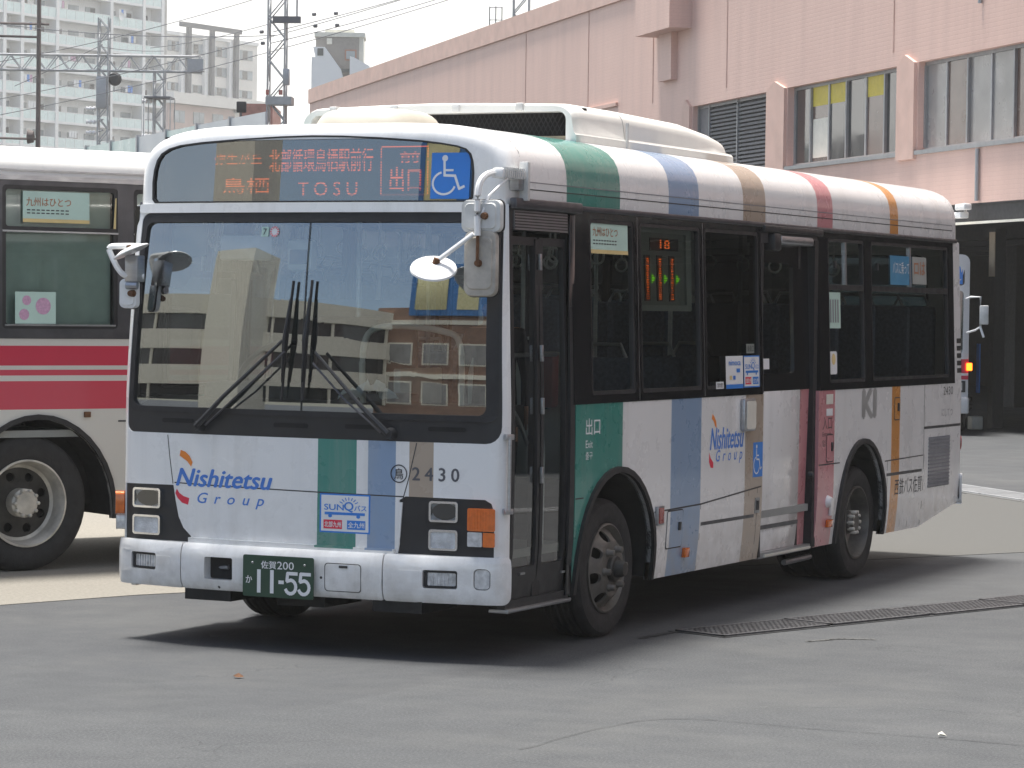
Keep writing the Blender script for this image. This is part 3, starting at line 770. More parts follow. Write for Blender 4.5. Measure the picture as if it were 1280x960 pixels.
T('led_text', '北部循環鳥栖駅前行', (-.285, 2.655, .40, 2.785), dl, ledo, ds, w=.004, bold=.008)
T('led_text', 'TOSU', (-.09, 2.52, .30, 2.60), dl, ledo, ds, w=.004, spacing=1.5)
bm = B()
for a, b in (((.455, 2.785), (.755, 2.791)), ((.455, 2.522), (.755, 2.528)), ((.449, 2.522), (.455, 2.785)), ((.749, 2.522), (.755, 2.791))): box(bm, (a[0], a[1], .001), (b[0], b[1], .004), dl)
finish(bm, 'led_frame', ledo, ds)
T('led_text', '前', (.575, 2.70, .70, 2.76), dl, ledo, ds, w=.004, bold=.01)
T('led_text', '出口', (.51, 2.545, .71, 2.675), dl, ledo, ds, w=.004, bold=.01)
def access(fn, u0, v0, u1, v1, par, w=.004, name='wheelchair_sign'):
    p = S(name, [(u0, v0), (u1, v0), (u1, v1), (u0, v1)], [], fn, hblue, par, .001, w, .1)
    W, H = u1-u0, v1-v0; q = lambda a, b: (u0+a*W, v0+b*H)
    bm = B(); g = lambda u, v, ww: fn(u, v, ww)
    cnt = [0]
    def st(pts, t):
        for a, b in zip(pts, pts[1:]):
            a = Vector(q(*a)); b = Vector(q(*b)); d = (b-a); d = d/d.length if d.length else d; n_ = Vector((-d.y, d.x))*t*W/2; e = d*t*W*.3; cnt[0] += 1
            bm.faces.new([bm.verts.new(fn(x.x, x.y, w+.0006+.00003*cnt[0])) for x in (a-n_-e, b-n_+e, b+n_+e, a+n_-e)])
    c = q(.345, .88); bm.faces.new([bm.verts.new(fn(c[0]+.075*W*cos(2*PI*k/16), c[1]+.075*W*sin(2*PI*k/16), w+.0006)) for k in range(16)])
    st([(.335, .80), (.35, .51), (.62, .50), (.74, .22), (.86, .27)], .06)
    st([(.345, .62), (.56, .62)], .05)
    st([(.345+.29*cos(t), .34+.24*sin(t)) for t in [math.radians(108+k*(232)/22) for k in range(23)]], .05)
    finish(bm, 'wheelchair_symbol', swhite, p); return p
access(dfs, .768, 2.497, 1.003, 2.748, bus, w=-.006)
# stickers high on the windscreen
p = S('inspection_sticker', circ(-.212, 2.318, .030, 20), [], FR, swhite, wf, .0, -.008)
bm = B()
for k in range(12):
    t = 2*PI*k/12; bm.faces.new([bm.verts.new(FR(-.212+r_*cos(t+d_), 2.318+r_*sin(t+d_), -.006)) for r_, d_ in ((.019, -.12), (.03, -.12), (.03, .12), (.019, .12))])
finish(bm, 'sticker_marks', logor, p)
p = poly('date_sticker', rrect(-.300, 2.290, -.252, 2.345, .004, 2), FR, mint, wf, -.008); T('sticker_number', '7', (-.288, 2.30, -.265, 2.335), FR, ink, p, w=-.006)
# panel gaps on the front
line([(-.86, 1.17), (-.845, 1.05), (-.82, .895)], FR, .006, seamm)
line([(-.81, .902), (-.5, .895), (.3, .884), (.66, .881)], FR, .007, seamm)
line([(.735, 1.175), (.69, .98), (.655, .86)], FR, .006, seamm)
line([(-.689, .575), (.628, .568)], FR, .01, seamm)
lp = S('lower_front_panel', [(-.672, .60), (-.60, .583), (.60, .578), (.622, .60)]+[(.640, .64), (.655, .85), (-.79, .865), (-.765, .75), (-.73, .67)], [], FR, paint, bus, .012, .0012, .06, None)
# lamp housings
for nm, P in (('lamp_housing', LBK), ('lamp_housing', RBK)):
    sg = -1 if P is LBK else 1
    hs = S(nm, P, [], FR, blackp, bus, .03, -.008, .05, .1)
    for (z0, z1, kind) in ((.752, .865, 'low'), (.600, .712, 'high')):
        x0, x1 = (-1.092, -.897) if sg < 0 else (.818, .986)
        bm = B(); sheet(bm, rrect(x0, z0, x1, z1, .016), [rrect(x0+.012, z0+.012, x1-.012, z1-.012, .012)], FR, .035, .018, .08)
        hl = finish(bm, 'headlight', chrome, bus, True)
        bm = B()
        n = 10; g = {}
        for i in range(n+1):
            for j in range(n+1):
                u = x0+.01+(x1-x0-.02)*i/n; v = z0+.01+(z1-z0-.02)*j/n
                dd = ((i/n-.5)**2+(j/n-.5)**2); g[i, j] = bm.verts.new(FR(u, v, -.03+.10*dd if kind == 'high' else -.035+.11*dd))
        for i in range(n):
            for j in range(n): bm.faces.new((g[i, j], g[i+1, j], g[i+1, j+1], g[i, j+1]))
        finish(bm, 'reflector_bowl', clearl, hl, True)
        if kind == 'low': S('inner_bezel', rrect(x0+.02, z0+.018, x1-.02, z1-.03, .03, 4), [rrect(x0+.036, z0+.03, x1-.036, z1-.05, .025, 4)], FR, dalu, hl, .03, -.01)
        bm = B(); tube(bm, [FR((x0+x1)/2, (z0+z1)/2-.01, -.06), FR((x0+x1)/2, (z0+z1)/2-.01, -.03)], .02, 12); finish(bm, 'bulb_cap', white if kind == 'high' else chrome, hl, True)
        S('headlight_lens', rrect(x0+.010, z0+.010, x1-.010, z1-.010, .012), [], FR, lensg if kind == 'low' else MT['lamp_glass'], hl, 0, .010, .03)
# right indicator cluster
h = S('front_indicator', rrect(1.045, .712, 1.192, .835, .01), [], FR, amber, bus, .03, .028, .03)
S('position_lamp', rrect(1.045, .628, 1.128, .706, .006), [], FR, clearl, h, .03, .024, .03)
S('side_lens', rrect(1.134, .628, 1.192, .706, .006), [], FR, amber, h, .03, .026, .03)
for k in range(9): Bx('lens_rib', (1.05+k*.016, .718, .028), (1.056+k*.016, .83, .031), amber, h, FR)
h = S('front_indicator', rrect(-1.275, .705, -1.185, .835, .02), [], FR, amber, bus, .05, .055, .02)
S('position_lamp', rrect(-1.27, .618, -1.185, .70, .015), [], FR, clearl, h, .05, .05, .02)
# bumper in three pieces
def bumperpiece(u0, u1, holes, name='front_bumper', r=(.0, .0, .0, .0)):
    def fb(s, z, w=0.):
        k = (z-.445)/.125; o = (.03+.045*min(1, max(0, (1.12-abs(s-CX))/.35)))*(1-abs(k)**4*.35)
        return FR(s, z, w+o)
    o = S(name, rrect(u0, .316, u1, .572, .03, 5, r), holes, fb, paint, bus, .075, 0, .04, .03)
    return o, fb
SE = SM-.02
b1, fb = bumperpiece(CX-SE, -.712, [rrect(-1.085, .408, -.895, .502, .012)], r=(.012, .012, .05, .05))
b2, _ = bumperpiece(-.704, .570, [rrect(-.548, .378, -.362, .502, .012)], r=(.012, .012, .012, .012))
b3, _ = bumperpiece(.578, CX+SE, [rrect(.808, .398, 1.000, .496, .012), rrect(1.088, .397, 1.176, .51, .025)], r=(.04, .02, .012, .012))
S('bumper_top_lip', [(-.69, .57), (.62, .563), (.62, .595), (-.69, .60)], [], FR, paint, b2, .03, .03, .08)
def fog(x0, z0, x1, z1, par):
    h = S('fog_lamp', rrect(x0+.004, z0+.004, x1-.004, z1-.004, .01), [rrect(x0+.022, z0+.014, x1-.012, z1-.014, .008)], fb, blackp, par, .04, -.012)
    S('fog_lamp_lens', rrect(x0+.02, z0+.012, x1-.01, z1-.012, .01), [], fb, clearl, h, .01, -.018, .03)
    for k in range(7): Bx('lens_rib', (x0+.03+k*(x1-x0-.05)/7, z0+.014, -.018), (x0+.036+k*(x1-x0-.05)/7, z1-.014, -.013), clearl, h, fb)
fog(-1.085, .408, -.895, .502, b1); fog(.808, .398, 1.0, .496, b3)
S('corner_lamp', rrect(1.092, .401, 1.172, .506, .022), [], fb, clearl, b3, .01, -.008, .03)
for x0, x1, b_ in ((.66, .806, b3), (-.893, -.78, b1)):
    S('bumper_recess', rrect(x0, .425 if x0 > 0 else .44, x1, .49, .012), [], fb, MT['bus_paint'], b_, .002, .0015, .03)
S('tow_opening', rrect(-.60, .35, -.33, .53, .012), [], lambda u, v, w=0: FR(u, v, .012+w), under, b2, .005, 0)
Tb('tow_hook', [FR(-.49, .44, .0), FR(-.42, .445, .02)], .012, alu, b2)
bm = B(); sheet(bm, rrect(.225, .352, .448, .508, .02), [rrect(.229, .356, .444, .504, .018)], fb, .001, .002); finish(bm, 'bumper_flap_seam', seamm, b2)
Bx('flap_slot', (.315, .483, .001), (.365, .496, .006), ink, b2, fb)
bm = B()
for x in (-.455, .205): bm.faces.new([bm.verts.new(fb(x+.008*cos(k*PI/4), .335+(.09 if x > 0 else 0)+.008*sin(k*PI/4), .0015)) for k in range(8)])
finish(bm, 'bumper_screws', seamm, b2)
# number plate
def pl(u, v, w=0.): return Vector((u, -.105-w, v))
P0, P1, Q0, Q1 = -.272, .176, .303, .532
plate = S('number_plate', rrect(P0, Q0, P1, Q1, .012), [], pl, plateg, bus, .006, 0)
pm = [(P0+.43*.0, 0)]
def pr_(a, b, c, d): return (P0+(P1-P0)*a, Q0+(Q1-Q0)*b, P0+(P1-P0)*c, Q0+(Q1-Q0)*d)
T('plate_region', '佐賀', pr_(.26, .685, .475, .87), pl, swhite, plate, w=.002, bold=.018)
T('plate_class', '200', pr_(.49, .685, .725, .87), pl, swhite, plate, w=.002, bold=.01)
T('plate_kana', 'か', pr_(.045, .32, .135, .50), pl, swhite, plate, w=.002, bold=.02)
bm = B()
segn = [0]
def seg(pts, t):
    for a, b in zip(pts, pts[1:]):
        a = Vector(a); b = Vector(b); d = (b-a).normalized(); n_ = Vector((-d.y, d.x))*t/2; e = d*t*.25
        segn[0] += 1
        bm.faces.new([bm.verts.new(pl(x.x, x.y, .002+.0002*(segn[0] % 20))) for x in (a-n_-e, b-n_+e, b+n_+e, a+n_-e)])
H0, H1 = Q0+.028, Q0+.145
for x in (-.168, -.085): seg([(x, H0), (x, H1)], .023)
seg([(-.038, (H0+H1)/2), (-.014, (H0+H1)/2)], .02)
for x in (.005, .088):
    r_ = .033; cx, cy = x+.030, H0+.036
    seg([(x+.068, H1-.008), (x+.010, H1-.008), (x+.006, H0+.068)], .019)
    seg([(x+.006, H0+.066), (x+.03, H0+.073)]+[(cx+r_*1.0*cos(t), cy+.037*sin(t)) for t in [math.radians(80-k*235/12) for k in range(13)]], .019)
finish(bm, 'plate_digits', swhite, plate)
for x in (-.21, .12): bm = B(); lathe(bm, [(.0, .006), (.006, .004), (.007, 0)], 10, M=Matrix.Translation((x, -.106, .49)) @ Matrix.Rotation(-PI/2, 4, 'Z')); finish(bm, 'plate_bolt', alu, plate)
Bx('plate_bracket', (-.21, -.099, .33), (.12, -.05, .52), blackp, bus)
# lettering on the front
logof = T('front_lettering', 'Nishitetsu', (-.795, .886, -.155, .984), FR, logob, bus, w=.0018, shear=.28, bold=.042)
T('front_lettering', 'Group', (-.648, .775, -.205, .853), FR, logob, bus, w=.0018, shear=.28, spacing=1.9, bold=.012)
def swoosh(fn, pts, name, m, w):
    bm = B(); bm.faces.new([bm.verts.new(fn(u, v, w)) for u, v in pts]); return finish(bm, name, m, bus)
def arcshape(cx, cy, r0, r1, a0, a1, n=10, sx=1):
    t = [math.radians(a0+(a1-a0)*k/n) for k in range(n+1)]
    return [(cx+r1*sx*cos(a), cy+r1*sin(a)) for a in t]+[(cx+(r1-(r1-r0)*(1 if 0 < i < 99 else 1))*sx*cos(a), cy+(r1-(r1-r0))*sin(a)) for i, a in enumerate(t[::-1])]
swoosh(FR, [(-.768, 1.088), (-.735, 1.078), (-.705, 1.055), (-.685, 1.020), (-.695, .995), (-.722, 1.025), (-.745, 1.038), (-.775, 1.055)], 'logo_swoosh', logoo, .0018)
swoosh(FR, [(-.792, .868), (-.775, .845), (-.745, .828), (-.705, .818), (-.713, .780), (-.755, .790), (-.785, .815), (-.802, .842)], 'logo_swoosh', logor, .0019)
bm = B(); sheet(bm, circ(.632, 1.005, .050, 28), [circ(.632, 1.005, .044, 28)], FR, 0, .003); finish(bm, 'depot_mark_ring', ink, bus)
T('depot_mark', '鳥', (.606, .975, .658, 1.034), FR, ink, bus, w=.003, bold=.01)
T('fleet_number', '2430', (.712, .972, .985, 1.043), FR, mat('number_grey', (.10, .10, .115), .5, var=.05), bus, w=.0018, spacing=1.5, bold=.03)
def sunq(fn, u0, v0, u1, v1, par, w):
    W, H = u1-u0, v1-v0
    p = S('bus_pass_sticker', [(u0, v0), (u1, v0), (u1, v1), (u0, v1)], [], fn, hblue, par, .0, w, .1)
    q = lambda a, b, c, d: (u0+a*W, v0+b*H, u0+c*W, v0+d*H)
    S('sticker_field', [(u0+.03*W, v0+.04*H), (u1-.03*W, v0+.04*H), (u1-.03*W, v1-.04*H), (u0+.03*W, v1-.04*H)], [], fn, swhite, p, 0, w+.0004, .1)
    w2 = w+.0016
    T('sticker_text', 'SUN', q(.09, .58, .48, .73), fn, hblue, p, w=w2, bold=.03)
    T('sticker_text', 'Q', q(.49, .54, .67, .80), fn, hblue, p, w=w2, bold=.03)
    T('sticker_text', 'バス', q(.69, .58, .93, .72), fn, hblue, p, w=w2, bold=.03)
    bm = B()
    for k in range(7):
        t = math.radians(150-k*20); cx, cy = u0+.58*W, v0+.68*H
        a = Vector((cx+.14*W*cos(t), cy+.16*H*sin(t))); b = Vector((cx+.21*W*cos(t), cy+.24*H*sin(t))); n_ = Vector((-sin(t), cos(t)))*.008*W
        bm.faces.new([bm.verts.new(fn(x.x, x.y, w2)) for x in (a-n_, b-n_, b+n_, a+n_)])
    for a in ((.10, .46, .90, .53), (.18, .44, .24, .47), (.74, .44, .80, .47)):
        c = q(*a); bm.faces.new([bm.verts.new(fn(*x, w2)) for x in ((c[0], c[1]), (c[2], c[1]), (c[2], c[3]), (c[0], c[3]))])
    for a in (.21, .77):
        bm.faces.new([bm.verts.new(fn(u0+a*W+.04*W*cos(k*PI/6), v0+.43*H+.045*H*sin(k*PI/6), w2)) for k in range(12)])
    finish(bm, 'sticker_bus_drawing', hblue, p)
    for a, m_, s_ in (((.08, .10, .45, .33), logor, '北部九州'), ((.55, .10, .91, .33), hblue, '全九州')):
        c = q(*a); bm = B(); bm.faces.new([bm.verts.new(fn(*x, w2)) for x in ((c[0], c[1]), (c[2], c[1]), (c[2], c[3]), (c[0], c[3]))]); finish(bm, 'sticker_block', m_, p)
        T('sticker_text', s_, (c[0]+.02*W, c[1]+.04*H, c[2]-.02*W, c[3]-.04*H), fn, swhite, p, w=w2+.0006, bold=.02)
    return p
sunq(FR, .152, .668, .462, .882, bus, .0018)

# ---- lettering and notices on the side
T('exit_lettering', '出口', (1.12, 1.195, 1.315, 1.29), SD, swhite, bus, bold=.012)
T('exit_lettering', 'Exit', (1.12, 1.122, 1.215, 1.165), SD, swhite, bus, bold=.01)
T('exit_lettering', '출구', (1.12, 1.055, 1.215, 1.10), SD, swhite, bus, bold=.01)
T('side_lettering', 'Nishitetsu', (3.0, 1.04, 3.57, 1.175), SD, logob, bus, shear=.28, bold=.028)
T('side_lettering', 'Group', (3.10, .94, 3.55, 1.035), SD, logob, bus, shear=.28, spacing=1.9, bold=.01)
swoosh(SD, [(3.03, 1.265), (3.06, 1.25), (3.095, 1.215), (3.105, 1.17), (3.075, 1.19), (3.05, 1.22), (3.02, 1.235)], 'logo_swoosh', logoo, .0008)
swoosh(SD, [(2.985, 1.025), (3.01, .99), (3.055, .96), (3.055, .925), (3.01, .93), (2.985, .965)], 'logo_swoosh', logor, .0008)
access(SD, 3.745, .835, 3.915, 1.06, bus, w=.001)
def poster(u0, v0, u1, v1, fn, par, w=-.010, words=True, m=mint):
    p = poly('window_notice', [(u0, v0), (u1, v0), (u1, v1), (u0, v1)], fn, m, par, w)
    W, H = u1-u0, v1-v0
    poly('notice_band', [(u0, v0), (u1, v0), (u1, v0+.12*H), (u0, v0+.12*H)], fn, pyellow if words else ppink, p, w+.0015)
    if words:
        T('notice_text', '九州はひとつ', (u0+.05*W, v0+.52*H, u0+.72*W, v0+.80*H), fn, pbrown, p, w=w+.0015, bold=.01)
        bm = B()
        for k in range(2):
            for j in range(9):
                a = u0+.06*W+j*.072*W; b = v0+(.38-.10*k)*H
                bm.faces.new([bm.verts.new(fn(*x, w+.0015)) for x in ((a, b), (a+.05*W, b), (a+.05*W, b+.035*H), (a, b+.035*H))])
        finish(bm, 'notice_small_print', ink, p)
    return p
poster(1.235, 2.23, 1.76, 2.42, SD, WOB[0], w=-.006)
# side route display in window two
rb = S('side_route_display', rrect(1.955, 1.905, 2.80, 2.41, .02), [rrect(2.005, 1.94, 2.72, 2.375, .01)], SD, mat('display_frame', (.30, .33, .31), .5), bus, .03, -.035)
S('display_back', rrect(2.0, 1.935, 2.73, 2.38, .01), [], SD, mat('display_face', (.19, .21, .20), .5), rb, .005, -.05)
Bx('display_header', (2.18, 2.27, -.048), (2.62, 2.345, -.044), mat('display_dark', (.03, .03, .03), .4), rb, SD)
T('display_number', '18', (2.33, 2.28, 2.48, 2.335), SD, ledo, rb, w=-.042)
for k, s_ in enumerate(('鳥栖駅前北口', '市役所前', '弥生が丘')):
    y = 2.09+k*.19
    Bx('route_strip', (y, 1.965, -.048), (y+.085, 2.24, -.044), MT['display_dark'], rb, SD)
    T('route_strip_text', s_, (y+.022, 1.975, y+.066, 2.23), SD, ledo, rb, w=-.042, vertical=True)
    poly('route_arrow', [(y+.105, 2.07), (y+.165, 2.10), (y+.105, 2.13)], SD, ledg, rb, -.042)
# notices near the middle door
p = poly('fare_card_notice', [(3.24, 1.418), (3.535, 1.418), (3.535, 1.625), (3.24, 1.625)], SD, swhite, bus, .008)
T('notice_text', 'nimoca', (3.29, 1.565, 3.49, 1.60), SD, hblue, p, w=.010, bold=.02)
for (a, b, c, d, m_) in ((3.42, 1.52, 3.48, 1.545, hblue), (3.30, 1.475, 3.34, 1.50, pyellow), (3.36, 1.475, 3.40, 1.50, logob), (3.24, 1.418, 3.535, 1.445, hblue)):
    poly('notice_mark', [(a, b), (c, b), (c, d), (a, d)], SD, m_, p, .010)
sunq(SD, 3.55, 1.42, 3.83, 1.625, bus, .008)
p = poly('small_notice', [(3.07, 1.42), (3.20, 1.42), (3.20, 1.465), (3.07, 1.465)], SD, swhite, bus, .008)
T('notice_text', '禁煙', (3.085, 1.428, 3.18, 1.457), SD, ink, p, w=.010)
p = poly('small_notice', [(3.60, 1.64), (3.74, 1.64), (3.74, 1.70), (3.60, 1.70)], SD, mat('notice_grey', (.22, .25, .23), .5), bus, .008)
T('notice_text', '乗車口', (3.615, 1.65, 3.725, 1.69), SD, ink, p, w=.010)
p = poly('door_notice', [(4.02, 1.53), (4.16, 1.53), (4.16, 1.60), (4.02, 1.60)], SD, swhite, md, -.05)
T('entrance_lettering', '入口', (5.055, 1.10, 5.245, 1.19), SD, ink, bus, bold=.0)
T('entrance_lettering', 'Entrance', (5.055, 1.055, 5.24, 1.085), SD, ink, bus)
T('entrance_lettering', '입구', (5.055, .985, 5.20, 1.03), SD, ink, bus)
poly('entrance_notice', [(5.115, 1.275), (5.255, 1.275), (5.255, 1.345), (5.115, 1.345)], SD, cream, bus, .003)
poly('entrance_notice', [(5.12, 1.195), (5.25, 1.195), (5.25, 1.245), (5.12, 1.245)], SD, swhite, bus, .003)
bm = B()
textbm(bm, 'KI', (5.89, 1.165, 6.17, 1.355), SD, w=.001, bold=.13); finish(bm, 'panel_letters', mat('silver_film', (.42, .42, .41), .35, metal=.3), bus)
T('company_lettering', '西鉄バス佐賀', (6.64, .565, 7.28, .69), SD, ink, bus, bold=.0)
T('fleet_number', '2430', (7.78, 1.285, 8.02, 1.348), SD, ink, bus, bold=.0)
T('rear_lettering', 'にしてつ', (7.74, 1.12, 8.02, 1.18), SD, greyink, bus)
p = poly('window_sticker', [(6.56, 2.12), (7.06, 2.12), (7.06, 2.335), (6.56, 2.335)], SD, mat('sticker_blue', (.05, .24, .42), .5), WOB[3], -.008)
T('sticker_text', 'バスに乗って', (6.62, 2.20, 7.0, 2.29), SD, swhite, p, w=-.006)
p = poly('window_sticker', [(7.08, 2.13), (7.42, 2.13), (7.42, 2.335), (7.08, 2.335)], SD, mat('sticker_grey', (.34, .36, .34), .5), WOB[3], -.008)
T('sticker_text', 'ロは', (7.12, 2.20, 7.38, 2.30), SD, pbrown, p, w=-.006, bold=.02)
p = poly('window_sticker', [(5.215, 1.80), (5.46, 1.80), (5.46, 2.05), (5.215, 2.05)], SD, mint, WOB[2], -.008)
for k in range(4): poly('sticker_mark', [(5.24+k*.05, 1.84), (5.265+k*.05, 1.84), (5.265+k*.05, 2.0), (5.24+k*.05, 2.0)], SD, greyink, p, -.006)
p = poly('window_sticker', rrect(5.225, 1.48, 5.37, 1.64, .02), SD, swhite, WOB[2], -.008)
poly('sticker_mark', circ(5.297, 1.585, .04, 16), SD, pyellow, p, -.006)

# ---- wipers
def wiper(px, pz, ax, az, bx_, bz0, bz1):
    q = lambda u, v, ww: FR(u, v, ww)
    bm = B(); tube(bm, [q(px, pz, -.01), q(px, pz, .05)], [.035, .026], 14); w0 = finish(bm, 'wiper', blackp, bus, True)
    bm = B(); tube(bm, [q(px, pz, .045), q(px+(ax-px)*.35, pz+(az-pz)*.35, .07), q(ax, az, .055)], [.018, .013, .009], 8); finish(bm, 'wiper_arm', blackp, w0, True)
    d = .05 if ax > px else -.05
    bm = B(); tube(bm, [q(px+d, pz+.005, .03), q(px+d*.7+(ax-px)*.5, pz+(az-pz)*.42, .06), q(ax+d*.3, az-.06, .05)], .006, 6); finish(bm, 'wiper_link', dalu, w0, True)
    bm = B(); N_ = 8; tube(bm, [q(bx_[0]+(bx_[1]-bx_[0])*k/N_, bz0+(bz1-bz0)*k/N_, .018) for k in range(N_+1)], .008, 6); finish(bm, 'wiper_blade', rubber, w0, True)
    bm = B(); tube(bm, [q(bx_[0]+(bx_[1]-bx_[0])*.15, bz0+(bz1-bz0)*.15, .03), q(bx_[0]+(bx_[1]-bx_[0])*.5, bz0+(bz1-bz0)*.5, .05), q(bx_[0]+(bx_[1]-bx_[0])*.85, bz0+(bz1-bz0)*.85, .03)], [.006, .013, .006], 6); finish(bm, 'wiper_bridge', blackp, w0, True)
wiper(-.632, 1.228, -.075, 1.715, (-.09, -.045), 1.385, 2.045)
wiper(.582, 1.222, .135, 1.655, (.045, .075), 1.39, 2.05)

# ---- mirrors (image right: left-hand side of the bus)
mr = Bx('mirror_bracket', (1.19, .19, 2.545), (1.245, .30, 2.65), alu, bus, bev=.006)
bm = B(); box(bm, (1.185, -.02, 2.600), (1.255, .27, 2.655), bev=.015)
o = finish(bm, 'mirror_arm', white, mr, True)
for k in range(10): Bx('arm_rib', (1.180, .0+k*.025, 2.603), (1.26, .008+k*.025, 2.660), mirrorback, o)
Bx('arm_bracket_plate', (1.215, .255, 2.49), (1.27, .285, 2.70), mirrorback, mr, bev=.004)
Tb('mirror_arm', bezier([(1.205, .05, 2.635), (1.185, -.08, 2.615), (1.172, -.14, 2.55), (1.170, -.15, 2.42), (1.175, -.155, 2.29)], 5), .018, white, mr)
Tb('mirror_stay', [(1.245, .05, 2.60), (1.215, -.11, 2.50), (1.180, -.15, 2.36)], .008, white, mr)
Tb('mirror_stay', [(1.176, -.155, 2.30), (1.178, -.16, 2.14)], .009, rust, mr)
def mirror(name, cx, cz, W, H, y, par, m, r=.035, dep=.05, tilt=0):
    def fn(u, v, w_): return Vector((cx+u*cos(tilt), y-w_+u*sin(tilt)+.0, cz+v))
    bm = B(); n = 3
    for i, (s_, w_) in enumerate(((1, -dep), (1, -.006), (.96, .004), (.80, .008), (.76, .013))):
        pass
    loops = [rrect(-W/2*s_, -H/2*s_, W/2*s_, H/2*s_, r*s_, 5) for s_ in (1, 1, .965, .80, .76)]; ws = (-dep, -.01, .004, .006, .014)
    rows = [[bm.verts.new(fn(u, v, w_)) for u, v in L] for L, w_ in zip(loops, ws)]
    for a, b in zip(rows, rows[1:]):
        for k in range(len(a)): bm.faces.new((a[k], a[(k+1) % len(a)], b[(k+1) % len(a)], b[k]))
    bm.faces.new(rows[-1]); o = finish(bm, name, m, par, True)
    bm = B(); L = rrect(-W/2*.97, -H/2*.97, W/2*.97, H/2*.97, r, 5); bm.faces.new([bm.verts.new(fn(u, v, -dep-.001)) for u, v in L]); finish(bm, 'mirror_glass', chrome, o)
    bm = B(); sheet(bm, rrect(-W/2-.004, -H/2-.004, W/2+.004, H/2+.004, r, 5), [rrect(-W/2+.002, -H/2+.002, W/2-.002, H/2-.002, r, 5)], fn, .012, -.03); finish(bm, 'mirror_rim', rubber, o, True)
    bm = B(); tube(bm, [fn(.03 if H < .2 else 0, 0, .005), fn(.03 if H < .2 else 0, 0, .04)], [.022, .016], 10); finish(bm, 'mirror_joint', rust, o, True)
    return o
mirror('mirror', 1.178, 2.395, .236, .172, -.12, mr, mirrorback)
mirror('mirror', 1.180, 2.145, .192, .352, -.13, mr, MT['mirror_back_stained'], .045)
Tb('mirror_arm', [(1.155, -.16, 2.30), (.975, -.20, 2.165)], .013, white, mr)
bm = B(); lathe(bm, [(0, .028), (.05, .026), (.09, .018), (.122, .002), (.126, -.008), (.12, -.012), (0, -.014)], 36, M=Matrix.Translation((.94, -.20, 2.118)) @ Matrix.Rotation(math.radians(16), 4, 'Y') @ Matrix.Rotation(math.radians(28), 4, 'X') @ Matrix.Rotation(-PI/2, 4, 'Y') @ Matrix.Rotation(0, 4, 'X') @ Matrix.Diagonal((1, 1, 1, 1)))
rmx = finish(bm, 'round_mirror', white, mr, True)
Tb('mirror_joint', [(.962, -.20, 2.168), (.945, -.20, 2.125)], .02, rust, rmx)
# mirrors on the other corner
ml = Tb('mirror_bracket', bezier([(-1.035, -.02, 2.232), (-1.12, -.04, 2.232), (-1.205, -.05, 2.225), (-1.195, -.05, 2.18), (-1.145, -.05, 2.10), (-1.10, -.04, 2.066), (-1.02, .02, 2.062)], 5), .017, white, bus)
bm = B(); lathe(bm, [(0, .02), (.06, .016), (.105, .0), (.108, -.008), (0, -.01)], 32, M=Matrix.Translation((-1.045, -.08, 2.205)) @ Matrix.Rotation(math.radians(-24), 4, 'Y') @ Matrix.Rotation(math.radians(8), 4, 'X') @ Matrix.Rotation(-PI/2, 4, 'Y'))
finish(bm, 'round_mirror', white, ml, True)
Tb('mirror_joint', [(-1.06, -.08, 2.235), (-1.05, -.08, 2.20)], .014, rust, ml)
mirror('mirror', -1.092, 1.965, .098, .17, -.03, ml, white, .03, .05, .45)
Bx('mirror_bracket_plate', (-1.105, -.05, 2.03), (-1.02, .03, 2.18), alu, ml, bev=.006)
Tb('mirror_joint', [(-1.095, -.045, 2.01), (-1.03, -.03, 2.01)], .022, alu, ml)

# ---- roof air-conditioning unit
def acp(x, y, z): return Vector((x, y, z))
AX, AZ0, AZ1 = .95, 2.80, 3.125
def acsec(sx, zt, r=.09, n=5):
    """half-section from +x foot over the top to -x foot"""
    P = [(sx, AZ0), (sx-.008, AZ0+.13), (sx-.022, AZ0+.145), (sx-.035, zt-r)]
    P += [(sx-.035-r*1.3+r*1.3*cos(t), zt-r+r*sin(t)) for t in [PI/2*k/n for k in range(1, n+1)]]
    P += [(.35, zt+.012), (0, zt+.018)]
    return P+[(-x, z) for x, z in P[::-1][1:]]
def acblock(name, ys, par, m=cream):
    bm = B(); rows = []
    for y, sx, zt in ys: rows.append([bm.verts.new((x, y, z)) for x, z in acsec(sx, zt)])
    for a, b in zip(rows, rows[1:]):
        for k in range(len(a)-1): bm.faces.new((a[k], a[k+1], b[k+1], b[k]))
    for r_ in (rows[0], rows[-1]): bm.faces.new(r_)
    return finish(bm, name, m, par, True, ang=.5)
acm = mat('air_conditioner_shell', (.80, .79, .74), .35, var=.05, coat=.2)
ac = acblock('air_conditioner', [(2.32, AX, 3.12), (3.35, AX, 3.105), (3.80, AX-.005, 3.07), (4.02, AX-.012, 3.04), (4.14, AX-.03, 2.96)], bus, acm)
bm = B(); rows = []
fr_ = []
for y, d in ((2.31, 0), (1.72, 0), (1.64, .006), (1.60, .02)):
    rows.append([bm.verts.new((x*(1-d*.6), y, z-d*(.9 if z > 3 else 0))) for x, z in acsec(AX, 3.12)])
for a, b in zip(rows, rows[1:]):
    for k in range(len(a)-1): bm.faces.new((a[k], a[k+1], b[k+1], b[k]))
finish(bm, 'front_cowl', acm, ac, True)
oc = [(x*.988, z-(.018 if z > 3 else 0)) for x, z in acsec(AX, 3.12)]
S('cowl_front', oc, [rrect(-AX+.10, 2.84, AX-.085, 3.068, .05, 6)], lambda u, v, w_=0: Vector((u, 1.60-w_, v)), acm, ac, .10, 0)
meshm = mat('condenser_mesh', (.035, .035, .038), .5, metal=.4)
Bx('condenser_core', (-AX+.06, 1.80, 2.80), (AX-.06, 1.84, 3.10), under, ac)
bm = B()
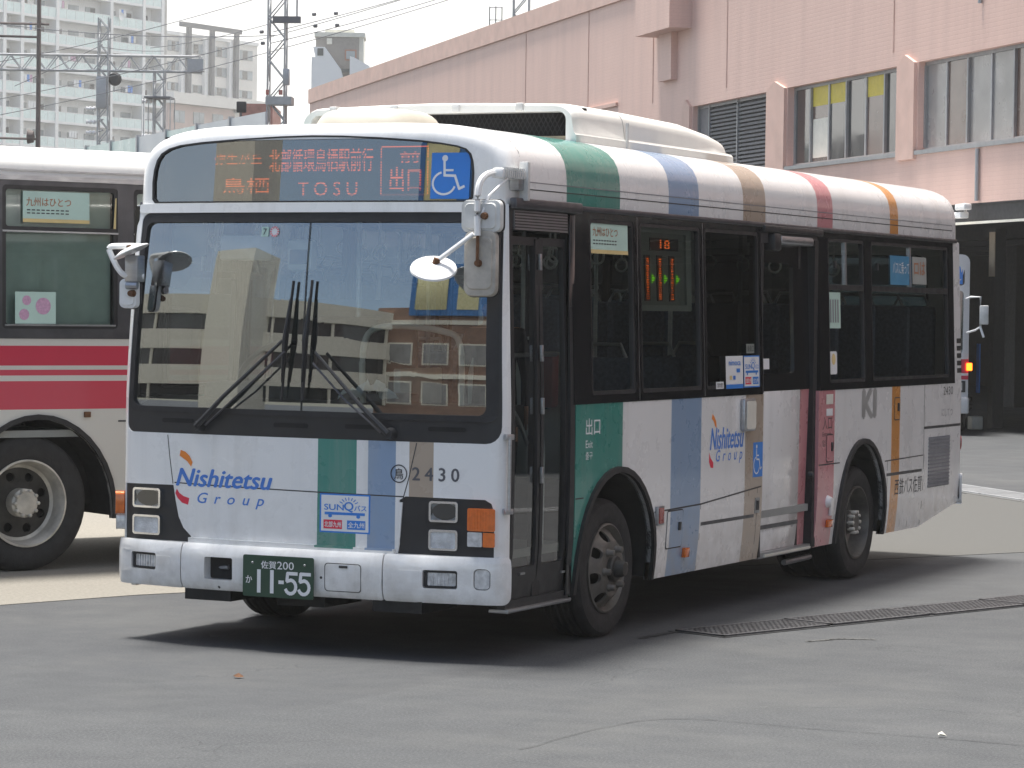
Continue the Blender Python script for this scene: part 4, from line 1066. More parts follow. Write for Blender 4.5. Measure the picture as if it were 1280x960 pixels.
for k in range(-6, 62):
    for sg in (1, -1):
        x0 = -AX+.06+k*.030; x1 = x0+sg*.13
        P4 = [(x0, 2.845), (x0+.006, 2.845), (x1+.006, 3.07), (x1, 3.07)]
        if min(x0, x1) < -AX+.08 or max(x0, x1) > AX-.08: continue
        bm.faces.new([bm.verts.new((a, 1.70+.001*sg, b)) for a, b in P4])
o = finish(bm, 'condenser_mesh', meshm, ac); o['kind'] = 'stuff'
Bx('condenser_sill', (-AX+.09, 1.62, 2.84), (AX-.08, 1.68, 2.925), mat('sill_tan', (.36, .30, .20), .6), ac)
for x in (-.72, -.30, .12, .54): Bx('roof_clip', (x, 1.585, 3.075), (x+.05, 1.66, 3.122), mirrorback, ac, bev=.008)
Bx('cowl_joint', (AX-.012, 2.305, 2.85), (AX+.001, 2.325, 3.04), mirrorback, ac)
# low cream dome at the front of the roof
bm = B(); rows = []
for j in range(9):
    t = PI/2*j/8
    rows.append([bm.verts.new((cx_*(.16+.16*cos(t)**.7 if j < 8 else .16)+.03, yy*.75*(.5+.5*cos(t)**.7 if j < 8 else .5)+.85, 2.88+.155*sin(t))) for cx_, yy in [(math.copysign(abs(cos(a))**.5, cos(a)), .45*math.copysign(abs(sin(a))**.6, sin(a))) for a in [2*PI*k/48 for k in range(48)]]])
for a, b in zip(rows, rows[1:]):
    for k in range(48): bm.faces.new((a[k], a[(k+1) % 48], b[(k+1) % 48], b[k]))
bm.faces.new(rows[-1]); finish(bm, 'roof_vent_dome', mat('dome_cream', (.52, .48, .40), .5, var=.12, scale=5), bus, True)

# ---- interior
fl = Bx('bus_floor', (-.50, .12, .55), (.52, 8.0, .60), floor_m, bus)
for a, b in ((.16, .98), (2.16, 5.36)): Bx('bus_floor', (-1.16, a, .551), (1.19, b, .599), floor_m, bus)
Bx('underbody', (-.48, .35, .36), (.50, 7.6, .549), under, bus)
for a, b in ((2.2, 5.3), (6.6, 7.5)): Bx('underbody', (-1.0, a, .37), (1.05, b, .548), under, bus)
Bx('rear_floor', (-1.16, 5.1, 1.03), (1.19, 8.0, 1.06), floor_m, bus); Bx('floor_riser', (-.52, 5.1, .60), (.54, 5.13, 1.03), floor_m, bus)
bm = B(); sheet(bm, [(.36, .06), (YR-.32, .06), (YR-.32, .94), (.36, .94)], [], lambda y, q, w_: RF(y, q, w_), 0, -.05, 1, 1/30); finish(bm, 'ceiling_panel', ceil_m, bus, True)
for fn in (SD, SR):
    Bx('inner_wall', (1.0, .60+.42, -.07), (DY0-.05, 1.35, -.05), partition_m, bus, fn); Bx('inner_wall', (5.0, .60+.42, -.07), (8.0, 1.35, -.05), partition_m, bus, fn)
Bx('axle', (-1.0, YF-.06, .34), (1.0, YF+.06, .44), under, bus); Bx('axle', (-1.0, YB-.08, .34), (1.0, YB+.08, .48), under, bus)
Bx('front_shade_box', (-1.08, .16, .30), (1.12, .98, .549), under, bus); Bx('under_shade_box', (-.75, 2.2, .24), (-.45, 5.3, .37), under, bus); Bx('under_shade_box', (.3, 2.2, .22), (.75, 5.2, .37), under, bus); Bx('tail_shade_box', (-.9, 6.6, .30), (.9, 7.6, .37), under, bus)  # low boxes added to block light and deepen the shadow under the bus
for x in (-.7, -.1, .5): Bx('chassis_fitting', (x, -.02, .255), (x+.3, .4, .33), under, bus)
def seat(x, y, zf):
    s0 = Bx('seat', (x-.2, y-.2, zf+.38), (x+.2, y+.22, zf+.48), seat_m, bus, bev=.03)
    Bx('seat_back', (x-.2, y+.2, zf+.44), (x+.2, y+.28, zf+1.02), seat_m, s0, bev=.035)
    Bx('seat_leg', (x-.05, y-.12, zf), (x+.05, y+.15, zf+.40), dalu, s0)
    Tb('grab_handle', [(x-.15, y+.24, zf+1.0), (x-.1, y+.25, zf+1.1), (x+.1, y+.25, zf+1.1), (x+.15, y+.24, zf+1.0)], .012, alu, s0)
    return s0
s0 = seat(.85, 2.0, .6)
kids = list(s0.children)
def seatcopy(x, y, zf):
    d = Vector((x-.85, y-2.0, zf-.6)); c = s0.copy(); sc.collection.objects.link(c); c.location = d; c.parent = bus
    for k in kids:
        g = k.copy(); sc.collection.objects.link(g); g.parent = c
for x, y, z in [(.85, 2.75, .6), (.85, 3.4, .6), (-.9, 2.3, .6), (-.9, 3.0, .6), (-.9, 3.7, .6), (-.9, 4.4, .6)]+[(x, y, .95) for y in (5.5, 6.3, 7.1, 7.75) for x in (.9, .45, -.45, -.9)]: seatcopy(x, y, z)
for x, y in ((.55, 1.15), (-.45, 1.5), (.55, 2.4), (-.6, 2.7), (.6, 3.85), (-.6, 4.1), (.6, 5.1), (-.55, 5.2)):
    Tb('grab_pole', [(x, y, .6), (x, y, 2.8)], .016, alu, bus)
for x in (.6, -.6): Tb('ceiling_rail', [(x, 1.2, 2.45), (x, 7.6, 2.45)], .014, alu, bus)
sp0 = None
for k in range(9):
    for x in (.62, -.58):
        y = 2.0+k*.62
        if sp0 is None:
            bm = B(); tube(bm, [(0, 0, 0), (0, 0, -.16)], .008, 5); tube(bm, [(.045*cos(t), 0, -.205+.045*sin(t)) for t in [2*PI*q/14 for q in range(15)]], .008, 5, cap=False); sp0 = finish(bm, 'hand_strap', white, bus, True); c = sp0
        else: c = sp0.copy(); sc.collection.objects.link(c); c.parent = bus
        c.location = (x, y, 2.44)
# cab
bm = B(); sheet(bm, [(-1.16, 0), (1.12, 0), (1.12, 1), (-1.16, 1)], [], lambda u, v, w_: Vector((u, yface(u, 1.5)+.07+v*.42-.05*(1-abs(u)), 1.31+.07*sin(v*PI*.6)+w_)), .12, 0, .1, .15); dsh = finish(bm, 'dashboard', dash_m, bus, True)
Bx('instrument_hood', (-.86, .38, 1.30), (-.18, .62, 1.47), dash_m, dsh, bev=.05)
bm = B(); Mx = Matrix.Translation((-.50, .62, 1.52)) @ Matrix.Rotation(math.radians(48), 4, 'X')
tube(bm, [Mx @ Vector((.235*cos(t), .235*sin(t), 0)) for t in [2*PI*k/40 for k in range(41)]], .017, 8, cap=False)
sw = finish(bm, 'steering_wheel', blackp, bus, True)
for a in (90, 210, 330): t = math.radians(a); Tb('wheel_spoke', [Mx @ Vector((.23*cos(t), .23*sin(t), 0)), Mx @ Vector((0, 0, -.04))], .013, blackp, sw)
Tb('steering_column', [Mx @ Vector((0, 0, -.03)), (-.50, .40, 1.0)], .035, blackp, sw)
Bx('driver_seat', (-.78, 1.05, .98), (-.26, 1.5, 1.12), dress, bus, bev=.04)
Bx('driver_seat_back', (-.76, 1.45, 1.1), (-.28, 1.58, 1.85), dress, bus, bev=.05)
Bx('driver_partition', (-1.15, 1.68, .6), (-.15, 1.71, 1.95), dash_m, bus)
Bx('cab_partition', (.05, 1.02, .62), (.10, 1.55, 1.55), partition_m, bus, bev=.01)
p = Bx('fare_box', (.10, .55, .60), (.32, .85, 1.42), dalu, bus, bev=.02)
def fy(x, z, w_=0.): return Vector((x, 1.38-w_, z))
p = S('door_partition', rrect(.30, .66, 1.10, 1.66, .12, 5), [], fy, partition_m, bus, .025, 0)
Bx('partition_grip', (.88, 1.33, .01), (.90, 1.60, .05), blackp, p, lambda x, z, w_: fy(x, z, w_), 0)
Bx('fare_machine', (.80, 1.24, 1.34), (.97, 1.34, 1.66), redbox, bus, bev=.02)
bm = B(); tube(bm, bezier([(.25, .30, 1.36), (.24, .32, 1.70), (.36, .34, 1.80), (.70, .36, 1.78), (.82, .36, 1.70), (.83, .36, 1.36)], 6), .018, 8); finish(bm, 'cab_rail', partition_m, bus, True)
Bx('interior_mirror', (-.62, .18, 2.16), (-.28, .20, 2.30), mirrorback, bus, bev=.015)
Bx('sun_visor', (-.95, .20, 2.18), (-.72, .22, 2.36), mat('visor_green', (.05, .10, .09), .4), bus, bev=.02)
bm = B(); lathe(bm, [(0, .02), (.07, .015), (.10, 0), (0, -.01)], 24, M=Matrix.Translation((-.93, .22, 2.10)) @ Matrix.Rotation(-PI/2, 4, 'Z')); finish(bm, 'round_interior_mirror', blackp, bus, True)
h = Bx('cab_fan', (-.20, .20, 2.10), (-.03, .28, 2.28), partition_m, bus, bev=.03); Bx('fan_grille', (-.17, .19, 2.14), (-.06, .20, 2.22), dalu, h)
bm = B(); rnd = random.Random(3); n = 16; g = {}
for i in range(n+1):
    for j in range(n+1):
        u = i/n-.5; v = j/n-.5; r_ = .8+.3*sin(5*math.atan2(v, u)+1)
        g[i, j] = bm.verts.new((.36+u*.30*r_, .19+v*.16*r_, 1.385+.05*abs(sin(9*u+3*v)*cos(7*v-4*u))+.03*rnd.random()+.06*(1-2*abs(u))))
for i in range(n):
    for j in range(n): bm.faces.new((g[i, j], g[i+1, j], g[i+1, j+1], g[i, j+1]))
o = finish(bm, 'crumpled_cloth', cloth_m, None, True); o.location = (.025, 0, 0); tag(o, 'crumpled white cloth lying on the dashboard behind the windscreen of the big bus', 'cloth')

# ---- people: one skinned body each
def person(name, label, loc, rz, h, topm, legm, pose='stand', scale=1.):
    root = thing(name, label, 'person', loc, rz)
    k = h/1.72
    J = {'pel': (0, 0, .95), 'sp': (0, .01, 1.15), 'ch': (0, 0, 1.36), 'nk': (0, -.01, 1.48), 'hd': (0, -.02, 1.60), 'top': (0, -.02, 1.69),
         'sl': (.17, 0, 1.42), 'el': (.22, .02, 1.15), 'wl': (.21, -.08, .93), 'sr': (-.17, 0, 1.42), 'er': (-.23, .03, 1.15), 'wr': (-.20, -.10, .95),
         'hl': (.09, 0, .92), 'kl': (.10, -.02, .50), 'al': (.11, .02, .10), 'tl': (.12, -.13, .04), 'hr': (-.09, 0, .92), 'kr': (-.10, -.03, .50), 'ar': (-.10, .02, .10), 'tr': (-.12, -.13, .04)}
    R = {'pel': .14, 'sp': .13, 'ch': .15, 'nk': .055, 'hd': .095, 'top': .07, 'sl': .07, 'el': .045, 'wl': .03, 'sr': .07, 'er': .045, 'wr': .03, 'hl': .095, 'kl': .06, 'al': .045, 'tl': .035, 'hr': .095, 'kr': .06, 'ar': .045, 'tr': .035}
    E_ = [('pel', 'sp'), ('sp', 'ch'), ('ch', 'nk'), ('nk', 'hd'), ('hd', 'top'), ('ch', 'sl'), ('sl', 'el'), ('el', 'wl'), ('ch', 'sr'), ('sr', 'er'), ('er', 'wr'), ('pel', 'hl'), ('hl', 'kl'), ('kl', 'al'), ('al', 'tl'), ('pel', 'hr'), ('hr', 'kr'), ('kr', 'ar'), ('ar', 'tr')]
    for s_, wr in ((1, 'wl'), (-1, 'wr')):
        w0 = Vector(J[wr]); J[wr+'p'] = tuple(w0+Vector((0, -.03, -.06))); R[wr+'p'] = .028; E_.append((wr, wr+'p'))
        for f in range(4):
            a = w0+Vector(((f-1.5)*.02, -.045, -.10)); b = w0+Vector(((f-1.5)*.021, -.03-.004*f, -.155+.008*abs(f-1.5)))
            J[wr+'f%d' % f] = tuple(a); R[wr+'f%d' % f] = .010; J[wr+'g%d' % f] = tuple(b); R[wr+'g%d' % f] = .008
            E_ += [(wr+'p', wr+'f%d' % f), (wr+'f%d' % f, wr+'g%d' % f)]
        J[wr+'t'] = tuple(w0+Vector((-s_*.035, -.06, -.085))); R[wr+'t'] = .010; E_.append((wr+'p', wr+'t'))
    names = list(J); me = bpy.data.meshes.new('body'); me.from_pydata([Vector(J[n_])*k for n_ in names], [(names.index(a), names.index(b)) for a, b in E_], [])
    o = bpy.data.objects.new('body', me); sc.collection.objects.link(o); o.parent = root
    md_ = o.modifiers.new('s', 'SKIN'); o.modifiers.new('ss', 'SUBSURF').levels = 1; o.modifiers['ss'].render_levels = 1
    for i, n_ in enumerate(names):
        sv = me.skin_vertices[0].data[i]; sv.radius = (R[n_]*k*(1.15 if n_ in ('ch', 'sp', 'pel') else 1), R[n_]*k*(.8 if n_ in ('ch', 'sp', 'pel') else 1)); sv.use_root = n_ == 'pel'
    m, nt, p = newmat('figure_'+name+str(len(bpy.data.materials)))
    tc = N(nt, 'ShaderNodeTexCoord'); sp = N(nt, 'ShaderNodeSeparateXYZ'); nt.links.new(tc.outputs['Object'], sp.inputs[0]); z = sp.outputs[2]; ax = mth(nt, 'ABSOLUTE', sp.outputs[0])
    c = mixc(nt, mth(nt, 'GREATER_THAN', z, .93*k), legm, topm)
    c = mixc(nt, mth(nt, 'GREATER_THAN', z, 1.475*k), c, (.45, .27, .19)); c = mixc(nt, mth(nt, 'LESS_THAN', z, .10*k), c, (.02, .02, .02))
    hd = mth(nt, 'MULTIPLY', mth(nt, 'GREATER_THAN', ax, .15*k), mth(nt, 'MULTIPLY', mth(nt, 'LESS_THAN', z, .945*k), mth(nt, 'GREATER_THAN', z, .7*k)))
    c = mixc(nt, hd, c, (.45, .27, .19)); nt.links.new(c, p.inputs['Base Color']); p.inputs['Roughness'].default_value = .8
    me.materials.append(m)
    bm = B(); bmesh.ops.create_uvsphere(bm, u_segments=20, v_segments=14, radius=.112*k)
    for v in list(bm.verts):
        if v.co.z < -.02*k and v.co.y < .03*k: bm.verts.remove(v)
    for v in bm.verts: v.co = Vector((v.co.x*.88, v.co.y*1.02, v.co.z))+Vector((0, -.01, 1.635))*k
    finish(bm, 'hair', hair, root, True)
    return root
person('person', 'passenger in dark clothes standing by the front door inside the big bus', (.93, .62, .60), math.radians(25), 1.40, (.02, .02, .025), (.02, .02, .03))

# ================================================================== DRAINS, CRACKS
def placed(name, label, cat, p, d, **k):
    """thing at p whose local +y runs along d"""
    return thing(name, label, cat, (p[0], p[1], k.pop('z', 0)), math.atan2(-d[0], d[1]), **k)
dr = placed('drain_channel', 'perforated iron drain covers crossing the asphalt in front of the rear wheel', 'drain', (1.80, 1.94), (.338, .941))
bm = B(); box(bm, (-.43, -.02, -.1), (.02, 9.05, .004)); finish(bm, 'drain_frame', crackm, dr)
def gratemesh(L):
    bm = B(); box(bm, (-.39, 0, .004), (-.365, L, .014)); box(bm, (-.025, 0, .004), (0, L, .014)); box(bm, (-.39, 0, .004), (0, .02, .014)); box(bm, (-.39, L-.02, .004), (0, L, .014))
    n = int(L/.043); 
    for k in range(n): y = .02+(L-.04)*(k+.15)/n; box(bm, (-.365, y, .004), (-.025, y+.016, .013))
    for k in range(8): x = -.365+.34*(k+.2)/8; box(bm, (x, .02, .005), (x+.018, L-.02, .0115))
    return bm
g0 = finish(gratemesh(.97), 'grate_panel', iron, dr); g0.location = (0, 0, 0)
for k in range(1, 9):
    c = g0.copy(); sc.collection.objects.link(c); c.parent = dr; c.location = (.004*(k % 3-1), k*1.0, .002*(k % 2)); c.rotation_euler = (0, 0, .004*(k % 2))
bm = B()
rn = random.Random(5)
def ragged(pts, wd, z, m, name):
    bm = B(); L = []; 
    for i, p in enumerate(bezier([(a, b, z) for a, b in pts], 10)): L.append(p+Vector((rn.uniform(-.012, .012), rn.uniform(-.012, .012), 0)))
    for i, (a, b) in enumerate(zip(L, L[1:])):
        d = (b-a).normalized(); n_ = Vector((-d.y, d.x, 0)); w1 = wd*rn.uniform(.4, 1.2)
        vs = [a-n_*w1, b-n_*w1, b+n_*w1, a+n_*w1]; bm.faces.new([bm.verts.new(v) for v in vs])
    o = finish(bm, name, m); o['kind'] = 'structure'; return o
ragged([(1.40, 1.6), (1.46, 2.05), (1.72, 2.95), (2.05, 3.9), (2.7, 5.5)], .03, .0055, crackm, 'asphalt_crack')
ragged([(2.66, -2.6), (2.81, -1.44), (3.6, -1.35), (4.54, -1.35), (5.5, -1.5)], .0035, .0045, crackm, 'asphalt_crack')
ragged([(2.30, 2.0), (2.37, 2.15), (2.45, 2.25), (2.6, 2.3)], .018, .0046, patch, 'asphalt_crack')
def litter(p, label, m, s=.05):
    bm = B(); n = 7
    for i in range(n): pass
    vs = [bm.verts.new((s*cos(2*PI*k/7)*rn.uniform(.6, 1.2), s*.6*sin(2*PI*k/7)*rn.uniform(.6, 1.2), rn.uniform(.0, .012))) for k in range(7)]
    c = bm.verts.new((0, 0, .022))
    for k in range(7): bm.faces.new((vs[k], vs[(k+1) % 7], c))
    o = finish(bm, 'litter', m); o.location = (p[0], p[1], .006); tag(o, label, 'litter'); return o
litter((.37, -1.16), 'small dark brown leaf lying on the asphalt before the bus', rust, .028)
litter((4.14, -1.28), 'small pale scrap beside the crack in the right foreground asphalt', cream, .025)
d2 = placed('drain_channel', 'pale slotted drain strip crossing the ground beyond the rear of the bus', 'drain', (-.17, 15.1), (-.664, .748))
bm = B(); box(bm, (-.02, -9, -.05), (.62, 9, .008)); finish(bm, 'drain_frame', patch, d2)
def g2m():
    bm = B(); box(bm, (.05, 0, .008), (.08, .98, .02)); box(bm, (.52, 0, .008), (.55, .98, .02))
    for k in range(12): box(bm, (.08, .01+k*.08, .008), (.52, .05+k*.08, .018))
    return bm
g1 = finish(g2m(), 'grate_panel', lgrey, d2); g1.location = (0, -8.8, 0)
for k in range(1, 17):
    c = g1.copy(); sc.collection.objects.link(c); c.parent = d2; c.location = (0, -8.8+k, 0)

# ================================================================== SECOND BUS (red stripes, far left)
lb = thing('city_bus', 'white bus with red stripes, cut off by the left edge', 'bus', (-3.95-.891*1.235+.454*-7.6*1.0, 3.11+.454*1.235-.891*7.6, 0), math.radians(-27))
LH, LL, LYW = 1.25, 10.4, 7.6
def LP(name, base, side):
    m, nt, p = newmat(name); tc = N(nt, 'ShaderNodeTexCoord'); sp = N(nt, 'ShaderNodeSeparateXYZ'); nt.links.new(tc.outputs['Object'], sp.inputs[0]); z = sp.outputs[2]
    col = mixc(nt, ramp(nt, noise(nt, 1.5, 5), .3, .7), base, tuple(v*.95 for v in base))
    for a, b, c in side: col = mixc(nt, mth(nt, 'MULTIPLY', mth(nt, 'GREATER_THAN', z, a), mth(nt, 'LESS_THAN', z, b)), col, c)
    nt.links.new(col, p.inputs['Base Color']); p.inputs['Roughness'].default_value = .3; p.inputs['Coat Weight'].default_value = .5
    return m
RED = (.56, .03, .07)
lpaint = LP('left_bus_paint', (.64, .62, .57), [(1.46, 1.60, RED), (1.39, 1.43, RED), (1.15, 1.35, RED)])
def lhw(z): return LH-.02*max(0, z-1.65)
def LS(y, z, w=0.): return Vector((lhw(z)+w, y, z))
def LR(y, z, w=0.): return Vector((-(lhw(z)+w), y, z))
LA = dict(yc=LYW+.06, a=.62, b=.68, z0=.40); LF_ = dict(yc=2.6, a=.62, b=.64, z0=.44)
LA['a'] = .60
for fn in (LS, LR):
    S('side_panel', [(LL, .36), (LL, 1.65), (0, 1.65), (0, .36)]+archpts(zb=.36, **LF_)+archpts(zb=.36, **LA), [], fn, lpaint, lb, .03, 0, .4, .2)
    wn = []
    ed = [.25, 1.55, 3.05, 4.55, 6.05, 7.37, 8.42, 9.7]
    ws = [(a, 1.72, b-.13, 2.73) for a, b in zip(ed, ed[1:])]
    S('window_band', [(0, 1.65), (LL, 1.65), (LL, 2.77), (0, 2.77)], [rrect(*w_, .03) for w_ in ws], fn, dalu, lb, .03, 0.004, .5)
    for w_ in ws:
        zt = 2.42; e = .03
        bm = B(); sheet(bm, rrect(*w_, .03), [rrect(w_[0]+e, w_[1]+e, w_[2]-e, zt-.02, .02), rrect(w_[0]+e, zt+.02, w_[2]-e, w_[3]-e, .02)], fn, .03, 0); f = finish(bm, 'window', blackp, lb, True)
        S('pane', [(w_[0]+.02, w_[1]+.02), (w_[2]-.02, w_[1]+.02), (w_[2]-.02, w_[3]-.02), (w_[0]+.02, w_[3]-.02)], [], fn, lbg, f, 0, -.015)
        Bx('window_rail', (w_[0], zt-.02, .0), (w_[2], zt-.008, .012), alu, f, fn); Bx('window_rail', (w_[0]+.02, w_[1]+.02, .0), (w_[2]-.02, w_[1]+.032, .008), alu, f, fn)
        if fn is LS: S('curtain', [(w_[0]+.03, w_[1]+.02), (w_[2]-.03, w_[1]+.02), (w_[2]-.03, w_[3]-.02), (w_[0]+.03, w_[3]-.02)], [], lambda u, v, w2=0: LS(u, v, w2-.06-.012*sin(u*22)), mat('curtain_green', (.46, .54, .48), .8) if 'curtain_green' not in MT else MT['curtain_green'], f, 0, 0, .05)
    line([(.1, 1.08), (LYW-.8, 1.08)], fn, .012, seamm, .002, 'panel_seam', lb); line([(LYW+.7, 1.06), (LL, 1.06)], fn, .012, seamm, .002, 'panel_seam', lb)
    for A in (LF_, LA):
        bm = B(); sheet(bm, archpts(A['yc'], A['a']+.035, A['b']+.035, A['z0'], .36)+archpts(zb=.36, **A)[::-1], [], fn, .06, .015); finish(bm, 'wheel_arch_trim', rubber, lb, True)
        bm = B(); P = archpts(zb=.38, **A); prev = None
        for (y, z) in P:
            a = bm.verts.new(fn(y, z, -.02)); b = bm.verts.new(fn(y, z, -.7))
            if prev: bm.faces.new((prev[0], a, b, prev[1]))
            prev = (a, b)
        bm.faces.new([bm.verts.new(fn(y, z, -.7)) for y, z in P]); finish(bm, 'wheel_housing', under, lb)
    bm = B(); box(bm, (0.05, 2.765, -.01), (LL-.05, 2.80, .02), fn); box(bm, (0.05, 2.83, -.01), (LL-.05, 2.842, .008), fn); finish(bm, 'drip_rail', alu, lb)
def larch(q):
    a = PI*q; c, s_ = cos(a), sin(a); return (lhw(2.77)*math.copysign(abs(c)**(2/3.6), c), 2.77+.27*abs(s_)**(2/3.6))
bm = B(); rows = []
for y, f_ in ((0.0, .86), (.06, .95), (.18, 1), (2, 1), (4, 1), (6, 1), (8, 1), (LL-.18, 1), (LL-.06, .95), (LL, .86)):
    rows.append([bm.verts.new((larch(k/40)[0]*(f_*.2+.8), y, 2.77+(larch(k/40)[1]-2.77)*f_)) for k in range(41)])
for a, b in zip(rows, rows[1:]):
    for k in range(40): bm.faces.new((a[k], a[k+1], b[k+1], b[k]))
for r_ in (rows[0], rows[-1]): bm.faces.new(r_)
finish(bm, 'roof', mat('left_bus_roof', (.74, .73, .70), .3, coat=.3, var=.05), lb, True)
Bx('front_panel', (-LH, -.02, .36), (LH, .03, 1.5), lpaint, lb, bev=.02); Bx('windscreen', (-LH+.06, 0, 1.5), (LH-.06, .02, 2.75), MT['black_gloss'], lb)
Bx('rear_panel', (-LH, LL-.03, .5), (LH, LL+.02, 2.77), lpaint, lb, bev=.02); Bx('rear_window', (-.95, LL+.02, 1.7), (.95, LL+.03, 2.5), darkg, lb)
Bx('rear_bumper', (-LH, LL-.05, .36), (LH, LL+.09, .6), lpaint, lb, bev=.04)
Bx('bus_floor', (-1.2, .1, .95), (1.2, LL-.1, 1.0), floor_m, lb); Bx('underbody', (-.95, .3, .45), (.95, LL-.2, .95), under, lb)
for y, s_, k in ((LYW, 1, 'dish'), (LYW, -1, 'dish'), (2.6, 1, 'flat'), (2.6, -1, 'flat')): wheel_parts(lb, Vector((s_*1.20, y, .483)), s_, .483, k, .27 if k == 'flat' else .55)
Bx('side_fitting', (LYW+.42, 1.09, 0), (LYW+.47, 1.13, .02), rust, lb, LS, .004)
t0 = LYW
poster(t0-.07, 2.47, t0+.46, 2.69, LS, lb, w=.002)
p = poly('window_notice', [(t0-.13, 1.755), (t0+.19, 1.755), (t0+.19, 1.98), (t0-.13, 1.98)], LS, mint, lb, .002)
poly('notice_patch', circ(t0+.09, 1.88, .06, 16), LS, ppink, p, .0035); poly('notice_patch', circ(t0-.04, 1.92, .035, 12), LS, ppink, p, .0035); poly('notice_patch', circ(t0-.06, 1.82, .04, 12), LS, ppink, p, .0035)
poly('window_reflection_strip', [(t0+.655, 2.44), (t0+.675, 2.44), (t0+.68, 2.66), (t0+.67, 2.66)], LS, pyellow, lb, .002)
Bx('corner_marker', (LL-.3, 1.5, 0), (LL-.2, 1.56, .03), redl, lb, LS)

# ================================================================== THIRD BUS (in the depot mouth)
rb3 = thing('city_bus', 'small distant bus with a red band and lit indicator in the depot mouth', 'bus', (-6.60, 30.17, 0), math.radians(17))
rpaint = LP('far_bus_paint', (.72, .72, .72), [(.98, 1.20, RED), (.88, .94, RED)])
def f3(x, z, w=0.): return Vector((x, .10*(abs(x)/1.15)**4-w+max(0, z-1.2)*.05, z))
S('front_panel', rrect(-1.15, .36, 1.15, 2.85, .12), [rrect(-1.06, 1.28, 1.06, 2.28, .06), rrect(-1.0, 2.36, 1.07, 2.68, .05)], f3, rpaint, rb3, .05, 0, .1)
S('windscreen', rrect(-1.07, 1.27, 1.07, 2.29, .06), [], f3, wsg, rb3, 0, -.02, .1); S('destination_glass', rrect(-1.0, 2.36, 1.07, 2.68, .05), [], f3, MT['black_gloss'], rb3, 0, -.015, .1)
access(f3, .84, 2.38, 1.04, 2.66, rb3, w=-.01)
Bx('front_bumper', (-1.17, .34, 0), (1.17, .60, .09), rpaint, rb3, f3, .03)
for sx in (-1, 1):
    Bx('headlight', (sx*.95-.16, .68, .0), (sx*.95+.16, .86, .02), blackp, rb3, f3); Bx('headlight_lens', (sx*.95-.11, .71, .02), (sx*.95+.11, .83, .025), clearl, rb3, f3)
    Bx('fog_lamp', (sx*.95-.1, .42, .09), (sx*.95+.06, .52, .095), pyellow, rb3, f3)
    Bx('front_indicator', (sx*1.15-.03, 1.02, -.06), (sx*1.15+.06, 1.14, .02), lamp_on if sx > 0 else amber, rb3, f3, .01)
Bx('body', (-1.15, .14, .45), (1.15, 8.6, 1.35), rpaint, rb3, bev=.03); Bx('window_band', (-1.13, .2, 1.35), (1.13, 8.5, 2.3), MT['black_gloss'], rb3); Bx('roof', (-1.14, .14, 2.3), (1.14, 8.6, 2.85), rpaint, rb3, bev=.12)
o = Tb('mirror_bracket', [(1.1, .05, 2.15), (1.17, -.02, 2.18), (1.32, -.10, 2.18), (1.33, -.10, 1.72), (1.25, -.08, 1.66), (1.12, .02, 1.62)], .018, white, rb3)
Bx('mirror', (1.31, -.14, 1.75), (1.45, -.10, 2.05), mirrorback, o, bev=.015); Tb('mirror_arm', [(1.32, -.10, 1.72), (1.38, -.13, 1.55)], .02, white, o)
for y in (1.7, 6.2):
    for s_ in (-1, 1): wheel_parts(rb3, Vector((s_*1.1, y, .4)), s_, .4, 'flat')

# ================================================================== DEPOT BUILDING
dep = thing('depot_building', 'pink tiled bus depot with strip windows above its dark open bays', 'building', (-5.5244, 31.7165, 0), math.atan2(.656, .755))
def PW(t, z, w=0.): return Vector((-w, t, z))
ZT, ZS = 9.28, 3.72
def tp(px): return 9.45+(px-985)*(3.97-9.45)/(1122-985)
bays = [(10.55, 15.15, 'louver'), (3.97, 9.45, 'a'), (-1.4, 3.10, 'b'), (-7.8, -2.3, 'b'), (-14.2, -8.7, 'a'), (-20.5, -15.1, 'b'), (-27, -21.4, 'a')]
ZW0, ZW1 = 4.69, 6.20
S('wall', [(-34, ZS), (57, ZS), (57, ZT+.1), (-34, ZT+.1)], [[(a, ZW0), (b, ZW0), (b, ZW1), (a, ZW1)] for a, b, k in bays], PW, pinkw, dep, .35, 0, None, None, smooth=False)
S('wall_end', [(57, ZS), (57, 9.35), (60, 8.65), (63.5, 8.05), (67, 7.6), (67, ZS)], [], lambda t, z, w=0.: Vector((.25+(t-57)*.35-w, t, z)), pinkw, dep, .35, 0, smooth=False)
Bx('parapet', (-.06, -34, 8.93), (.30, 57, ZT+.14), pinkt, dep)
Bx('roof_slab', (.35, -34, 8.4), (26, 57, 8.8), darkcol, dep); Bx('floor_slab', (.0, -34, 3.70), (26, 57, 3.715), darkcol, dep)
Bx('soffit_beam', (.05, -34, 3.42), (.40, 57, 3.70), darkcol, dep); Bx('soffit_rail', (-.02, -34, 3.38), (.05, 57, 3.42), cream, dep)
Bx('added_upper_block', (.02, -70, 9.45), (24, 6, 17), pinkw, dep); Bx('added_wall_run', (0, -70, 3.7), (.35, -34.02, 9.4), pinkw, dep); Bx('lower_wall', (.4, -70, 0), (.7, -34.5, 3.7), darkcol, dep)  # out of view, added to cut sky light and warm the bus side
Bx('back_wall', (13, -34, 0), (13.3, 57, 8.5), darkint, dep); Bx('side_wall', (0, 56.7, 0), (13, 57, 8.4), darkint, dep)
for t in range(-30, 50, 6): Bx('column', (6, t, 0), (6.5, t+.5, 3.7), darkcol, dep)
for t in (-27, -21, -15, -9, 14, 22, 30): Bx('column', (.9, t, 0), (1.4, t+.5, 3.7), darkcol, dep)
Bx('column', (1.0, 2.05, 0), (1.2, 2.25, 3.35), darkcol, dep); Bx('column_paint', (.985, 2.04, 2.55), (1.0, 2.26, 3.30), creamcol, dep)
